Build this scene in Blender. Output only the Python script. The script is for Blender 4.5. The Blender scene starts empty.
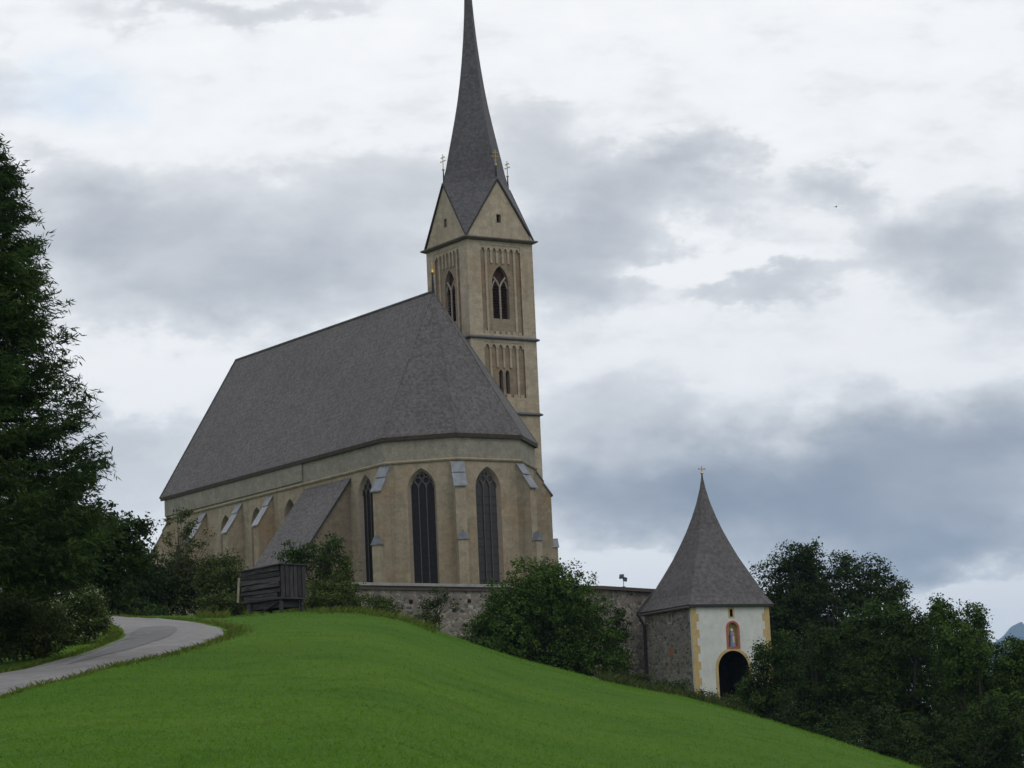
import bpy, bmesh, math, random
from mathutils import Vector, Matrix, noise
import numpy as np

R = math.radians
PI = math.pi
S = bpy.context.scene
COL = S.collection

# ------------------------------------------------------------------ camera
F_PX, PITCH, ROLL = 2775.1, 0.15260, 0.04460          # measured from the photograph
cam = bpy.data.cameras.new('camera'); co = bpy.data.objects.new('camera', cam); COL.objects.link(co)
cam.sensor_width = 36.0; cam.lens = F_PX / 1024 * 36.0
cam.clip_start = 0.5; cam.clip_end = 40000
fw = Vector((0, math.cos(PITCH), math.sin(PITCH))); up = Vector((0, -math.sin(PITCH), math.cos(PITCH))); rt = Vector((1, 0, 0))
rr = rt * math.cos(ROLL) - up * math.sin(ROLL); uu = rt * math.sin(ROLL) + up * math.cos(ROLL)
m = Matrix.Identity(4)
for i in range(3):
    m[i][0], m[i][1], m[i][2] = rr[i], uu[i], -fw[i]
co.matrix_world = m
S.camera = co
S.render.resolution_x, S.render.resolution_y = 1024, 768

def ray(px, py):
    """direction (per metre of depth) seen at a pixel of the photograph: used to measure places"""
    A, B = px - 512, py - 384
    a = A * math.cos(ROLL) - B * math.sin(ROLL); b = A * math.sin(ROLL) + B * math.cos(ROLL)
    v = rt * (a / F_PX) + fw - up * (b / F_PX)
    return v / v.y
def at(px, py, Y):
    return ray(px, py) * Y

# ------------------------------------------------------------------ light and sky
SUN_EL, SUN_AZ = 52, 150          # azimuth from north (+Y) clockwise: behind the camera, to its right
S.view_settings.view_transform = 'Standard'; S.view_settings.look = 'None'
S.view_settings.exposure = 0.3; S.view_settings.gamma = 1.0; S.view_settings.use_curve_mapping = False
sl = bpy.data.lights.new('sun', 'SUN'); sl.energy = 0.55; sl.angle = R(25); sl.color = (1, .96, .9)
so = bpy.data.objects.new('sun', sl); COL.objects.link(so)
sd = Vector((math.sin(R(SUN_AZ)) * math.cos(R(SUN_EL)), math.cos(R(SUN_AZ)) * math.cos(R(SUN_EL)), math.sin(R(SUN_EL))))
so.rotation_euler = sd.to_track_quat('Z', 'Y').to_euler()

W_ = bpy.data.worlds.new('World'); S.world = W_; W_.use_nodes = True
nt = W_.node_tree; nt.nodes.clear()
class NB:
    """tiny helper for wiring math nodes"""
    def __init__(s, nt): s.nt = nt
    def new(s, t, **k):
        n = s.nt.nodes.new(t)
        for a, b in k.items(): setattr(n, a, b)
        return n
    def put(s, sock, v):
        if isinstance(v, bpy.types.NodeSocket): s.nt.links.new(v, sock)
        else: sock.default_value = v
    def m(s, op, a, b=None, c=None, clamp=False):
        n = s.new('ShaderNodeMath', operation=op, use_clamp=clamp)
        s.put(n.inputs[0], a)
        if b is not None: s.put(n.inputs[1], b)
        if c is not None: s.put(n.inputs[2], c)
        return n.outputs[0]
    def noise(s, vec, scale, detail=4, rough=.55, dist=0):
        n = s.new('ShaderNodeTexNoise'); s.put(n.inputs['Scale'], scale); s.put(n.inputs['Detail'], detail)
        s.put(n.inputs['Roughness'], rough); s.put(n.inputs['Distortion'], dist)
        if vec is not None: s.put(n.inputs['Vector'], vec)
        return n
    def ramp(s, fac, stops, interp='LINEAR'):
        n = s.new('ShaderNodeValToRGB'); n.color_ramp.interpolation = interp; e = n.color_ramp.elements
        while len(e) > 1: e.remove(e[-1])
        e[0].position = stops[0][0]; e[0].color = (*stops[0][1], 1)
        for p, c in stops[1:]:
            q = e.new(p); q.color = (*c, 1)
        s.put(n.inputs[0], fac); return n.outputs[0]
    def mix(s, fac, a, b, mode='MIX'):
        n = s.new('ShaderNodeMix', data_type='RGBA', blend_type=mode, clamp_factor=True)
        s.put(n.inputs[0], fac); s.put(n.inputs[6], a if isinstance(a, bpy.types.NodeSocket) else (*a, 1))
        s.put(n.inputs[7], b if isinstance(b, bpy.types.NodeSocket) else (*b, 1)); return n.outputs[2]
    def vec(s, x, y, z=0.0):
        n = s.new('ShaderNodeCombineXYZ'); s.put(n.inputs[0], x); s.put(n.inputs[1], y); s.put(n.inputs[2], z); return n.outputs[0]

b = NB(nt)
tc = b.new('ShaderNodeTexCoord'); sep = b.new('ShaderNodeSeparateXYZ'); nt.links.new(tc.outputs['Generated'], sep.inputs[0])
dx, dy, dz = sep.outputs
ys = b.m('MAXIMUM', dy, .25)
qx, qz = b.m('DIVIDE', dx, ys), b.m('DIVIDE', dz, ys)          # compass bearing and height of a direction
qv = b.vec(qx, b.m('MULTIPLY', qz, 1.7))
w1 = b.noise(qv, 14, 5, .6); ws = b.new('ShaderNodeSeparateColor'); nt.links.new(w1.outputs['Color'], ws.inputs[0])
w2 = b.noise(qv, 40, 6, .65); ws2 = b.new('ShaderNodeSeparateColor'); nt.links.new(w2.outputs['Color'], ws2.inputs[0])
wx = b.m('ADD', qx, b.m('ADD', b.m('MULTIPLY', b.m('SUBTRACT', ws.outputs[0], .5), .075), b.m('MULTIPLY', b.m('SUBTRACT', ws2.outputs[0], .5), .036)))
wz = b.m('ADD', qz, b.m('ADD', b.m('MULTIPLY', b.m('SUBTRACT', ws.outputs[1], .5), .040), b.m('MULTIPLY', b.m('SUBTRACT', ws2.outputs[1], .5), .024)))
CLOUDS = [  # bearing/height measured in the photograph (px), half sizes (px), darkness
    (200, 238, 185, 58, .34), (60, 215, 90, 50, .20), (330, 280, 150, 42, .24), (400, 180, 80, 40, .22), (150, 305, 120, 26, .16),
    (635, 195, 100, 38, .42), (720, 160, 42, 27, .30), (570, 265, 75, 48, .46), (520, 150, 50, 40, .25),
    (770, 280, 80, 15, .28), (838, 182, 42, 22, .32), (890, 235, 42, 32, .28), (985, 245, 70, 48, .42),
    (730, 475, 210, 50, .38), (900, 480, 190, 68, .52), (640, 495, 110, 40, .40), (860, 545, 150, 40, .36), (1010, 420, 90, 40, .35),
    (980, 550, 90, 25, .30), (60, 470, 160, 50, .22), (240, 15, 130, 14, .22), (10, 80, 30, 40, .10), (130, 425, 55, 20, .16), (165, 370, 90, 24, -.16),
    (620, 570, 60, 24, -.34), (960, 600, 60, 18, -.22), (700, 260, 100, 14, -.22), (620, 420, 80, 30, .18)]
D = None
for (cx, cy, rx, ry, amp) in CLOUDS:
    q = ray(cx, cy)
    ex = b.m('POWER', b.m('DIVIDE', b.m('SUBTRACT', wx, q.x), rx / F_PX), 2)
    ez = b.m('POWER', b.m('DIVIDE', b.m('SUBTRACT', wz, q.z), ry / F_PX), 2)
    g = b.m('MULTIPLY', b.m('EXPONENT', b.m('MULTIPLY', b.m('POWER', b.m('ADD', ex, ez), 1.5), -.8)), amp)
    D = g if D is None else b.m('ADD', D, g)
tex = b.noise(b.vec(qx, b.m('MULTIPLY', qz, 2.2), .3), 26, 8, .6)
D = b.m('ADD', D, b.m('MULTIPLY', b.m('SUBTRACT', tex.outputs[0], .5), .42))
D = b.m('ADD', D, .065, clamp=True)
ccol = b.ramp(D, [(0, (.93, .92, .905)), (.08, (.885, .88, .87)), (.18, (.71, .714, .718)), (.36, (.585, .592, .602)), (.58, (.43, .443, .468)), (.85, (.29, .308, .345)), (1, (.225, .243, .285))])
bk = b.noise(tc.outputs['Generated'], 2.2, 5, .6)                 # the rest of the overcast, behind and overhead
bcol = b.ramp(bk.outputs[0], [(.3, (.84, .855, .87)), (.7, (.60, .625, .655))])
q = ray(85, 95)                                                     # a thin place where blue sky shows
blue = b.m('EXPONENT', b.m('MULTIPLY', b.m('ADD', b.m('POWER', b.m('DIVIDE', b.m('SUBTRACT', wx, q.x), 62 / F_PX), 2), b.m('POWER', b.m('DIVIDE', b.m('SUBTRACT', wz, q.z), 30 / F_PX), 2)), -1))
ccol = b.mix(b.m('MULTIPLY', blue, .6), ccol, (.60, .71, .83))
front = b.m('MULTIPLY', b.m('SUBTRACT', dy, .30), 4, clamp=True)
cloud = b.mix(front, bcol, ccol)
gnd = b.m('MULTIPLY', b.m('ADD', dz, .02), 30, clamp=True)
cloud = b.mix(gnd, (.16, .17, .16), cloud)
sky = b.new('ShaderNodeTexSky', sky_type='NISHITA'); sky.sun_disc = False; sky.sun_elevation = R(SUN_EL); sky.sun_rotation = R(SUN_AZ)
b1 = b.new('ShaderNodeBackground'); nt.links.new(sky.outputs[0], b1.inputs[0]); b1.inputs[1].default_value = .10
b2 = b.new('ShaderNodeBackground'); nt.links.new(cloud, b2.inputs[0]); b2.inputs[1].default_value = 1.0
mxs = b.new('ShaderNodeMixShader'); mxs.inputs[0].default_value = .94
wo = b.new('ShaderNodeOutputWorld')
nt.links.new(b1.outputs[0], mxs.inputs[1]); nt.links.new(b2.outputs[0], mxs.inputs[2]); nt.links.new(mxs.outputs[0], wo.inputs[0])

# ------------------------------------------------------------------ materials
def mat(name, c1, c2=None, scale=3., c3=None, scale3=.4, rough=.9, bump=0., bscale=20., metal=0., stretch=(1, 1, 1), island=0., spec=.3, lo=.35, hi=.65):
    M = bpy.data.materials.new(name); M.use_nodes = True; n = M.node_tree; B = NB(n); bs = n.nodes['Principled BSDF']
    bs.inputs['Roughness'].default_value = rough; bs.inputs['Metallic'].default_value = metal
    bs.inputs['Specular IOR Level'].default_value = spec
    t = B.new('ShaderNodeTexCoord'); mp = B.new('ShaderNodeMapping'); mp.inputs['Scale'].default_value = stretch
    n.links.new(t.outputs['Object'], mp.inputs[0]); v = mp.outputs[0]
    c2 = c2 or tuple(x * .75 for x in c1)
    nz = B.noise(v, scale, 6, .6)
    c = B.ramp(nz.outputs[0], [(lo, c1), (hi, c2)])
    if c3:
        n3 = B.noise(v, scale3, 4, .6)
        c = B.mix(B.m('MULTIPLY', B.m('SUBTRACT', n3.outputs[0], .45), 5, clamp=True), c, c3)
    if island:
        g = B.new('ShaderNodeNewGeometry')
        k = B.m('ADD', B.m('MULTIPLY', g.outputs['Random Per Island'], island), 1 - island / 2)
        c = B.mix(1., c, B.vec(k, k, k), 'MULTIPLY')
    n.links.new(c, bs.inputs['Base Color'])
    if bump:
        bn = B.noise(v, bscale, 5, .6); bp = B.new('ShaderNodeBump'); bp.inputs['Strength'].default_value = bump; bp.inputs['Distance'].default_value = .05
        n.links.new(bn.outputs[0], bp.inputs['Height']); n.links.new(bp.outputs[0], bs.inputs['Normal'])
    return M
def plaster(name, c, warm, dark, k=1., mott=1.):
    """old lime render over stone: blotches, rain streaks, faint blocks"""
    M = mat(name, c, tuple(x * .86 for x in c), 1.6, None, rough=.95, bump=.25, bscale=9)
    n = M.node_tree; B = NB(n); bs = n.nodes['Principled BSDF']; base = bs.inputs['Base Color'].links[0].from_socket
    t = B.new('ShaderNodeTexCoord').outputs['Object']
    mp = B.new('ShaderNodeMapping'); mp.inputs['Scale'].default_value = (1.5, 1.5, .16); n.links.new(t, mp.inputs[0])
    st = B.noise(mp.outputs[0], 1.1, 5, .6); bl = B.noise(t, .33, 5, .6); fi = B.noise(t, 7, 4, .7)
    c1 = B.mix(B.m('MULTIPLY', B.m('SUBTRACT', bl.outputs[0], .46), 4 * k, clamp=True), base, warm)
    c2 = B.mix(B.m('MULTIPLY', B.m('MULTIPLY', B.m('SUBTRACT', st.outputs[0], .5), 4 * k, clamp=True), .5), c1, dark)
    me_ = B.noise(t, 2.3, 5, .65); f = B.m('MULTIPLY', B.m('ADD', 1 - .38 * mott, B.m('MULTIPLY', me_.outputs[0], .76 * mott)), B.m('ADD', 1 - .36 * mott, B.m('MULTIPLY', fi.outputs[0], .72 * mott)))
    m2 = B.new('ShaderNodeMapping'); m2.inputs['Scale'].default_value = (1, 1, 2.1); n.links.new(t, m2.inputs[0])
    bv = B.new('ShaderNodeTexVoronoi'); bv.inputs['Scale'].default_value = 1.25; n.links.new(m2.outputs[0], bv.inputs['Vector']); bs_ = B.new('ShaderNodeSeparateColor'); n.links.new(bv.outputs['Color'], bs_.inputs[0])
    f = B.m('MULTIPLY', f, B.m('ADD', 1 - .08 * mott, B.m('MULTIPLY', bs_.outputs[0], .16 * mott))); c3 = B.mix(1., c2, B.vec(f, f, f), 'MULTIPLY')
    n.links.new(c3, bs.inputs['Base Color']); return M
def shingle(name, c, var=.5):
    M = bpy.data.materials.new(name); M.use_nodes = True; n = M.node_tree; B = NB(n); bs = n.nodes['Principled BSDF']
    t = B.new('ShaderNodeTexCoord').outputs['Object']
    vo = B.new('ShaderNodeTexVoronoi'); vo.inputs['Scale'].default_value = 6.5; n.links.new(t, vo.inputs['Vector'])
    sp = B.new('ShaderNodeSeparateColor'); n.links.new(vo.outputs['Color'], sp.inputs[0])
    big = B.noise(t, .28, 5, .65); fi = B.noise(t, 11, 4, .7)
    z = B.new('ShaderNodeSeparateXYZ'); n.links.new(t, z.inputs[0])
    row = B.m('FRACT', B.m('MULTIPLY', z.outputs[2], 3.2))
    f = B.m('ADD', 1 - var / 2, B.m('MULTIPLY', sp.outputs[0], var))
    f = B.m('MULTIPLY', f, B.m('ADD', .76, B.m('MULTIPLY', big.outputs[0], .48)))
    f = B.m('MULTIPLY', f, B.m('ADD', .7, B.m('MULTIPLY', fi.outputs[0], .6)))
    f = B.m('MULTIPLY', f, B.m('ADD', .94, B.m('MULTIPLY', row, .12)))
    lich = B.noise(t, .9, 6, .7)
    cc = B.mix(B.m('MULTIPLY', B.m('SUBTRACT', lich.outputs[0], .5), 3, clamp=True), c, (c[0] * 1.06, c[1] * .99, c[2] * .95))
    n.links.new(B.mix(1., cc, B.vec(f, f, f), 'MULTIPLY'), bs.inputs['Base Color'])
    bs.inputs['Roughness'].default_value = .82; bs.inputs['Specular IOR Level'].default_value = .3
    bp = B.new('ShaderNodeBump'); bp.inputs['Strength'].default_value = .12; bp.inputs['Distance'].default_value = .03
    n.links.new(B.m('ADD', row, sp.outputs[1]), bp.inputs['Height']); n.links.new(bp.outputs[0], bs.inputs['Normal'])
    return M
def rubble(name, cols, scale=2.6, mortar=(.26, .24, .21)):
    M = bpy.data.materials.new(name); M.use_nodes = True; n = M.node_tree; B = NB(n); bs = n.nodes['Principled BSDF']
    t = B.new('ShaderNodeTexCoord').outputs['Object']
    wn = B.noise(t, 2.5, 3, .5); mx = B.new('ShaderNodeVectorMath', operation='MULTIPLY_ADD'); n.links.new(wn.outputs['Color'], mx.inputs[0]); mx.inputs[1].default_value = (.3, .3, .3); n.links.new(t, mx.inputs[2])
    mp = B.new('ShaderNodeMapping'); mp.inputs['Scale'].default_value = (1, 1, 1.5); n.links.new(mx.outputs[0], mp.inputs[0])
    vo = B.new('ShaderNodeTexVoronoi'); vo.inputs['Scale'].default_value = scale; n.links.new(mp.outputs[0], vo.inputs['Vector'])
    ve = B.new('ShaderNodeTexVoronoi', feature='DISTANCE_TO_EDGE'); ve.inputs['Scale'].default_value = scale; n.links.new(mp.outputs[0], ve.inputs['Vector'])
    sp = B.new('ShaderNodeSeparateColor'); n.links.new(vo.outputs['Color'], sp.inputs[0])
    c = B.ramp(sp.outputs[0], [(i / (len(cols) - 1), q) for i, q in enumerate(cols)])
    c = B.mix(B.m('MULTIPLY', ve.outputs[0], 9, clamp=True), mortar, c)
    bl = B.noise(t, .5, 5, .6); f = B.m('ADD', .55, B.m('MULTIPLY', bl.outputs[0], .9))
    n.links.new(B.mix(1., c, B.vec(f, f, f), 'MULTIPLY'), bs.inputs['Base Color'])
    bs.inputs['Roughness'].default_value = .95; bs.inputs['Specular IOR Level'].default_value = .2
    bp = B.new('ShaderNodeBump'); bp.inputs['Strength'].default_value = .4; bp.inputs['Distance'].default_value = .06
    n.links.new(B.m('MULTIPLY', ve.outputs[0], 4, clamp=True), bp.inputs['Height']); n.links.new(bp.outputs[0], bs.inputs['Normal'])
    return M
def leafmat(name, c1, c2, tr=.16, isl=.7, scale=.9):
    M = bpy.data.materials.new(name); M.use_nodes = True; n = M.node_tree; B = NB(n); bs = n.nodes['Principled BSDF']
    t = B.new('ShaderNodeTexCoord').outputs['Object']
    g = B.new('ShaderNodeNewGeometry'); nz = B.noise(t, scale, 3, .6)
    c = B.mix(B.m('MULTIPLY', B.m('SUBTRACT', nz.outputs[0], .38), 4, clamp=True), c1, c2)
    k = B.m('ADD', B.m('MULTIPLY', g.outputs['Random Per Island'], isl), 1 - isl / 2)
    c = B.mix(1., c, B.vec(k, k, k), 'MULTIPLY')
    n.links.new(c, bs.inputs['Base Color']); bs.inputs['Roughness'].default_value = .8; bs.inputs['Specular IOR Level'].default_value = .08
    tl = B.new('ShaderNodeBsdfTranslucent'); n.links.new(c, tl.inputs[0]); mx = B.new('ShaderNodeMixShader'); mx.inputs[0].default_value = tr
    n.links.new(bs.outputs[0], mx.inputs[1]); n.links.new(tl.outputs[0], mx.inputs[2]); n.links.new(mx.outputs[0], n.nodes['Material Output'].inputs[0])
    return M

M = {}
M['plaster'] = plaster('tan_plaster', (.285, .241, .178), (.25, .188, .125), (.15, .127, .098), 1.25)
M['band'] = plaster('grey_plaster', (.228, .212, .175), (.208, .19, .152), (.142, .135, .113), .9)
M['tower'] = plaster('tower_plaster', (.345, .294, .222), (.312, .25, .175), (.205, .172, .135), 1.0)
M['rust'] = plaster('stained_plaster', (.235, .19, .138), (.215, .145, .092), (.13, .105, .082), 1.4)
M['brownwall'] = plaster('brown_plaster', (.20, .165, .125), (.17, .13, .10), (.11, .095, .08), 1.)
M['cornice'] = mat('cornice_stone', (.32, .265, .195), (.22, .18, .13), 2.5, rough=.95, bump=.2)
M['ledge'] = mat('weathered_ledge', (.165, .14, .115), (.11, .095, .082), 3, rough=.9)
M['slate'] = mat('dark_ledge', (.13, .12, .13), (.09, .085, .09), 4, rough=.8)
M['roof'] = shingle('weathered_shingles', (.085, .079, .080), .6)
M['spire'] = shingle('dark_shingles', (.076, .073, .079), .5)
M['gateroof'] = shingle('brown_shingles', (.086, .079, .081), .5)
M['verge'] = mat('dark_verge_boards', (.045, .04, .042), (.03, .028, .03), 6, rough=.8)
M['fascia'] = mat('brown_fascia', (.060, .044, .034), (.035, .027, .022), 3, rough=.85)
M['metal_lit'] = mat('lit_sheet_metal', (.24, .25, .27), (.15, .158, .172), 2.2, rough=.5, metal=.25, spec=.5)  # lit look of the lower nave cap slabs put into the colour
M['metal'] = mat('sheet_metal', (.175, .188, .215), (.11, .118, .135), 2.2, rough=.5, metal=.3, spec=.5)
M['glass'] = mat('dark_leaded_glass', (.010, .010, .012), (.018, .018, .02), 5, rough=.5, spec=.12)
M['glass_sheen'] = mat('sky_sheen_leaded_glass', (.036, .034, .036), (.022, .021, .023), 9, rough=.4, spec=.3)  # sky reflection in the end window painted as a paler glass colour
M['dark'] = mat('dark_opening', (.018, .014, .014), (.012, .01, .01), 4, rough=.95, spec=.1)
M['louvre'] = mat('dark_red_louvres', (.065, .038, .032), (.04, .024, .022), 5, rough=.9, spec=.1)
M['trac'] = mat('tracery_stone', (.30, .255, .21), (.22, .19, .16), 5, rough=.95)
M['tracd'] = mat('dark_mullion_stone', (.115, .10, .095), (.08, .072, .068), 5, rough=.95)
M['reveal'] = mat('reveal_stone', (.27, .215, .175), (.20, .165, .135), 3, rough=.95)
M['gold'] = mat('gilding', (.42, .28, .09), (.32, .21, .06), 8, rough=.35, metal=.8)
M['iron'] = mat('dark_iron', (.03, .03, .032), None, 8, rough=.6, metal=.4)
M['rubble'] = rubble('rubble_wall', [(.14, .125, .11), (.19, .172, .15), (.06, .056, .054), (.29, .262, .225), (.17, .125, .10)], 3.3, (.15, .135, .12))
M['rubble2'] = rubble('dark_rubble', [(.14, .13, .12), (.215, .198, .175), (.085, .08, .076), (.27, .245, .215)], 3.8, (.20, .185, .165))
M['white'] = plaster('white_plaster', (.52, .525, .505), (.49, .49, .47), (.40, .40, .385), .6, .3)
M['yellow'] = mat('ochre_paint', (.44, .325, .155), (.34, .25, .12), 4, rough=.95)
M['red'] = mat('red_paint', (.38, .10, .08), (.30, .08, .07), 6, rough=.9)
M['brick'] = mat('old_brick', (.32, .13, .08), (.22, .10, .07), 9, rough=.95)
M['blue'] = mat('painted_blue_robe', (.20, .22, .34), (.16, .18, .28), 8, rough=.9)
M['skin'] = mat('painted_figure', (.60, .48, .36), None, 8, rough=.9)
M['coping'] = mat('pale_coping', (.30, .29, .275), (.20, .19, .18), 1.6, rough=.9)
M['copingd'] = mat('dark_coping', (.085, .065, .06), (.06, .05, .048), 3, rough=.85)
M['wood'] = mat('weathered_planks', (.058, .054, .055), (.014, .013, .013), 2.2, rough=.9, stretch=(.5, .5, 5), bump=.3, island=.9)
M['woodv'] = mat('weathered_upright_planks', (.046, .041, .042), (.018, .016, .017), 4, rough=.9, stretch=(4, 4, .5), bump=.3, island=.6)
M['palewood'] = mat('pale_board', (.30, .26, .21), (.2, .17, .14), 6, rough=.9)
M['bark'] = mat('bark', (.055, .045, .036), (.03, .026, .022), 6, rough=.95, bump=.4)
M['barkpale'] = mat('pale_bark', (.13, .10, .08), (.06, .05, .04), 6, rough=.95)
M['leaf'] = leafmat('bush_leaf', (.036, .068, .013), (.058, .098, .018))
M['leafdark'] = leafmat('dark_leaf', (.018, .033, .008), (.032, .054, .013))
M['leafmid'] = leafmat('mid_leaf', (.024, .045, .010), (.042, .072, .015))
M['leafolive'] = leafmat('olive_leaf', (.038, .055, .015), (.06, .075, .021))
M['leafyel'] = leafmat('yellowgreen_leaf', (.048, .074, .017), (.072, .094, .025))
M['needle'] = leafmat('larch_needle', (.018, .037, .010), (.044, .078, .017), .2, .6, .5)
M['flower'] = leafmat('pale_blossom', (.22, .29, .17), (.30, .34, .23), .2, .5)
M['tallgrass'] = leafmat('tall_grass_blade', (.066, .115, .015), (.12, .13, .03), .3, .6, .5)
M['blade'] = leafmat('meadow_blade', (.044, .112, .007), (.064, .140, .009), .3, .35, .25)
M['birdm'] = mat('bird_feathers', (.06, .055, .05), None, 8)
M['forest'] = mat('far_forest', (.022, .036, .025), (.035, .045, .035), .004)

def grasscolour(B, t):
    a = B.noise(t, .07, 5, .6); c = B.noise(t, .45, 5, .65); e = B.noise(t, .19, 4, .6)
    col = B.mix(B.m('MULTIPLY', B.m('SUBTRACT', a.outputs[0], .36), 3, clamp=True), (.043, .100, .010), (.062, .122, .012))
    col = B.mix(B.m('MULTIPLY', B.m('SUBTRACT', c.outputs[0], .5), 4, clamp=True), col, (.033, .080, .007))
    return B.mix(B.m('MULTIPLY', B.m('MULTIPLY', B.m('SUBTRACT', e.outputs[0], .52), 4, clamp=True), .3), col, (.078, .122, .014))
def grassmat():
    Mt = bpy.data.materials.new('meadow_grass'); Mt.use_nodes = True; n = Mt.node_tree; B = NB(n); bs = n.nodes['Principled BSDF']
    t = B.new('ShaderNodeTexCoord').outputs['Object']; f = B.noise(t, 5, 5, .7)
    col = grasscolour(B, t)
    f2 = B.noise(t, 14, 3, .7); k = B.m('MULTIPLY', B.m('ADD', .40, B.m('MULTIPLY', f.outputs[0], 1.2)), B.m('ADD', .5, B.m('MULTIPLY', f2.outputs[0], 1.0))); col = B.mix(1., col, B.vec(k, k, k), 'MULTIPLY')
    n.links.new(col, bs.inputs['Base Color']); bs.inputs['Roughness'].default_value = .95; bs.inputs['Specular IOR Level'].default_value = .03
    bp = B.new('ShaderNodeBump'); bp.inputs['Strength'].default_value = .3; bp.inputs['Distance'].default_value = .10
    n.links.new(B.noise(t, 3.5, 6, .7).outputs[0], bp.inputs['Height']); n.links.new(bp.outputs[0], bs.inputs['Normal'])
    return Mt
def blademat():
    Mt = leafmat('meadow_blade', (.05, .1, .01), (.05, .1, .01), .5, .14); n = Mt.node_tree; B = NB(n)
    col = grasscolour(B, B.new('ShaderNodeTexCoord').outputs['Object'])
    mul = [q for q in n.nodes if q.type == 'MIX' and q.blend_type == 'MULTIPLY'][0]; n.links.new(col, mul.inputs[6])
    gain = B.mix(1., col, (2.0, 1.95, 2.0), 'MULTIPLY'); n.links.new(gain, mul.inputs[6]); return Mt
M['blade'] = blademat()
M['grass'] = grassmat()
M['road'] = mat('worn_asphalt', (.20, .195, .192), (.13, .127, .126), 2.2, (.135, .13, .128), .30, rough=.9, bump=.4, bscale=14, lo=.38, hi=.66)
M['patch'] = mat('newer_asphalt', (.125, .125, .127), (.095, .095, .097), 1.2, rough=.9, bump=.3, bscale=14)

# ------------------------------------------------------------------ mesh helpers
class MB:
    def __init__(s): s.v = []; s.f = []; s.mi = []; s.mats = []
    def mid(s, m):
        if m not in s.mats: s.mats.append(m)
        return s.mats.index(m)
    def face(s, pts, m):
        i = len(s.v); s.v += [tuple(p) for p in pts]; s.f.append(tuple(range(i, i + len(pts)))); s.mi.append(s.mid(m))
    def idx(s, pts, faces, m):
        i = len(s.v); s.v += [tuple(p) for p in pts]; k = s.mid(m)
        for f in faces: s.f.append(tuple(i + j for j in f)); s.mi.append(k)
    def box(s, c, half, m, ax=None):
        ax = ax or (Vector((1, 0, 0)), Vector((0, 1, 0)), Vector((0, 0, 1))); c = Vector(c)
        p = [c + ax[0] * (i * half[0]) + ax[1] * (j * half[1]) + ax[2] * (k * half[2]) for k in (-1, 1) for j in (-1, 1) for i in (-1, 1)]
        s.idx(p, [(0, 2, 3, 1), (4, 5, 7, 6), (0, 1, 5, 4), (2, 6, 7, 3), (0, 4, 6, 2), (1, 3, 7, 5)], m)
    def tube(s, pts, rad, m, n=6, cap=True):
        pts = [Vector(p) for p in pts]; rad = rad if isinstance(rad, (list, tuple)) else [rad] * len(pts)
        rings = []
        for i, p in enumerate(pts):
            d = (pts[min(i + 1, len(pts) - 1)] - pts[max(i - 1, 0)]).normalized()
            a = d.orthogonal().normalized(); c = d.cross(a)
            rings.append([p + (a * math.cos(2 * PI * k / n) + c * math.sin(2 * PI * k / n)) * rad[i] for k in range(n)])
        V = [p for r_ in rings for p in r_]; Fc = []
        for i in range(len(pts) - 1):
            for k in range(n):
                Fc.append((i * n + k, i * n + (k + 1) % n, (i + 1) * n + (k + 1) % n, (i + 1) * n + k))
        if cap: Fc += [tuple(range(n))[::-1], tuple((len(pts) - 1) * n + k for k in range(n))]
        s.idx(V, Fc, m)
    def lathe(s, c, prof, m, n=12):
        c = Vector(c); V = []; Fc = []
        for (r_, z) in prof: V += [c + Vector((r_ * math.cos(2 * PI * k / n), r_ * math.sin(2 * PI * k / n), z)) for k in range(n)]
        for i in range(len(prof) - 1):
            for k in range(n): Fc.append((i * n + k, i * n + (k + 1) % n, (i + 1) * n + (k + 1) % n, (i + 1) * n + k))
        Fc += [tuple(range(n))[::-1], tuple((len(prof) - 1) * n + k for k in range(n))]
        s.idx(V, Fc, m)
    def panel(s, P, outer, holes, m):
        """flat wall with holes; P maps (a, z) to 3-D"""
        bm = bmesh.new(); ed = []
        for loop in [outer] + holes:
            vs = [bm.verts.new((a, 0, z)) for a, z in loop]
            ed += [bm.edges.new((vs[i], vs[(i + 1) % len(vs)])) for i in range(len(vs))]
        bmesh.ops.triangle_fill(bm, use_beauty=True, use_dissolve=False, edges=ed)
        bm.verts.index_update()
        s.idx([P(v.co.x, v.co.z) for v in bm.verts], [tuple(v.index for v in f.verts) for f in bm.faces], m); bm.free()
    def strip(s, A, B_, m, closed=True):
        n = len(A); k = n if closed else n - 1
        s.idx(list(A) + list(B_), [(i, (i + 1) % n, n + (i + 1) % n, n + i) for i in range(k)], m)
    def prism(s, prof, P0, P1, m):
        """profile of 3-D offsets swept between two mappings"""
        A = [P0(*q) for q in prof]; B_ = [P1(*q) for q in prof]
        s.strip(A, B_, m); s.face(A[::-1], m); s.face(B_, m)
    def build(s, name, parent=None, smooth=False):
        me = bpy.data.meshes.new(name); me.from_pydata([tuple(v) for v in s.v], [], s.f)
        for x in s.mats:
            if x: me.materials.append(x)
        me.polygons.foreach_set('material_index', s.mi)
        if smooth: me.polygons.foreach_set('use_smooth', [True] * len(me.polygons))
        me.update(); o = bpy.data.objects.new(name, me); COL.objects.link(o)
        if parent: o.parent = parent
        return o
def tag(o, label=None, cat=None, group=None, kind=None):
    if label: o['label'] = label
    if cat: o['category'] = cat
    if group: o['group'] = group
    if kind: o['kind'] = kind
    return o
def empty(name, loc, rz=0., label=None, cat=None, group=None):
    o = bpy.data.objects.new(name, None); COL.objects.link(o); o.location = loc; o.rotation_euler = (0, 0, rz); o.empty_display_size = .5
    return tag(o, label, cat, group)
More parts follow.
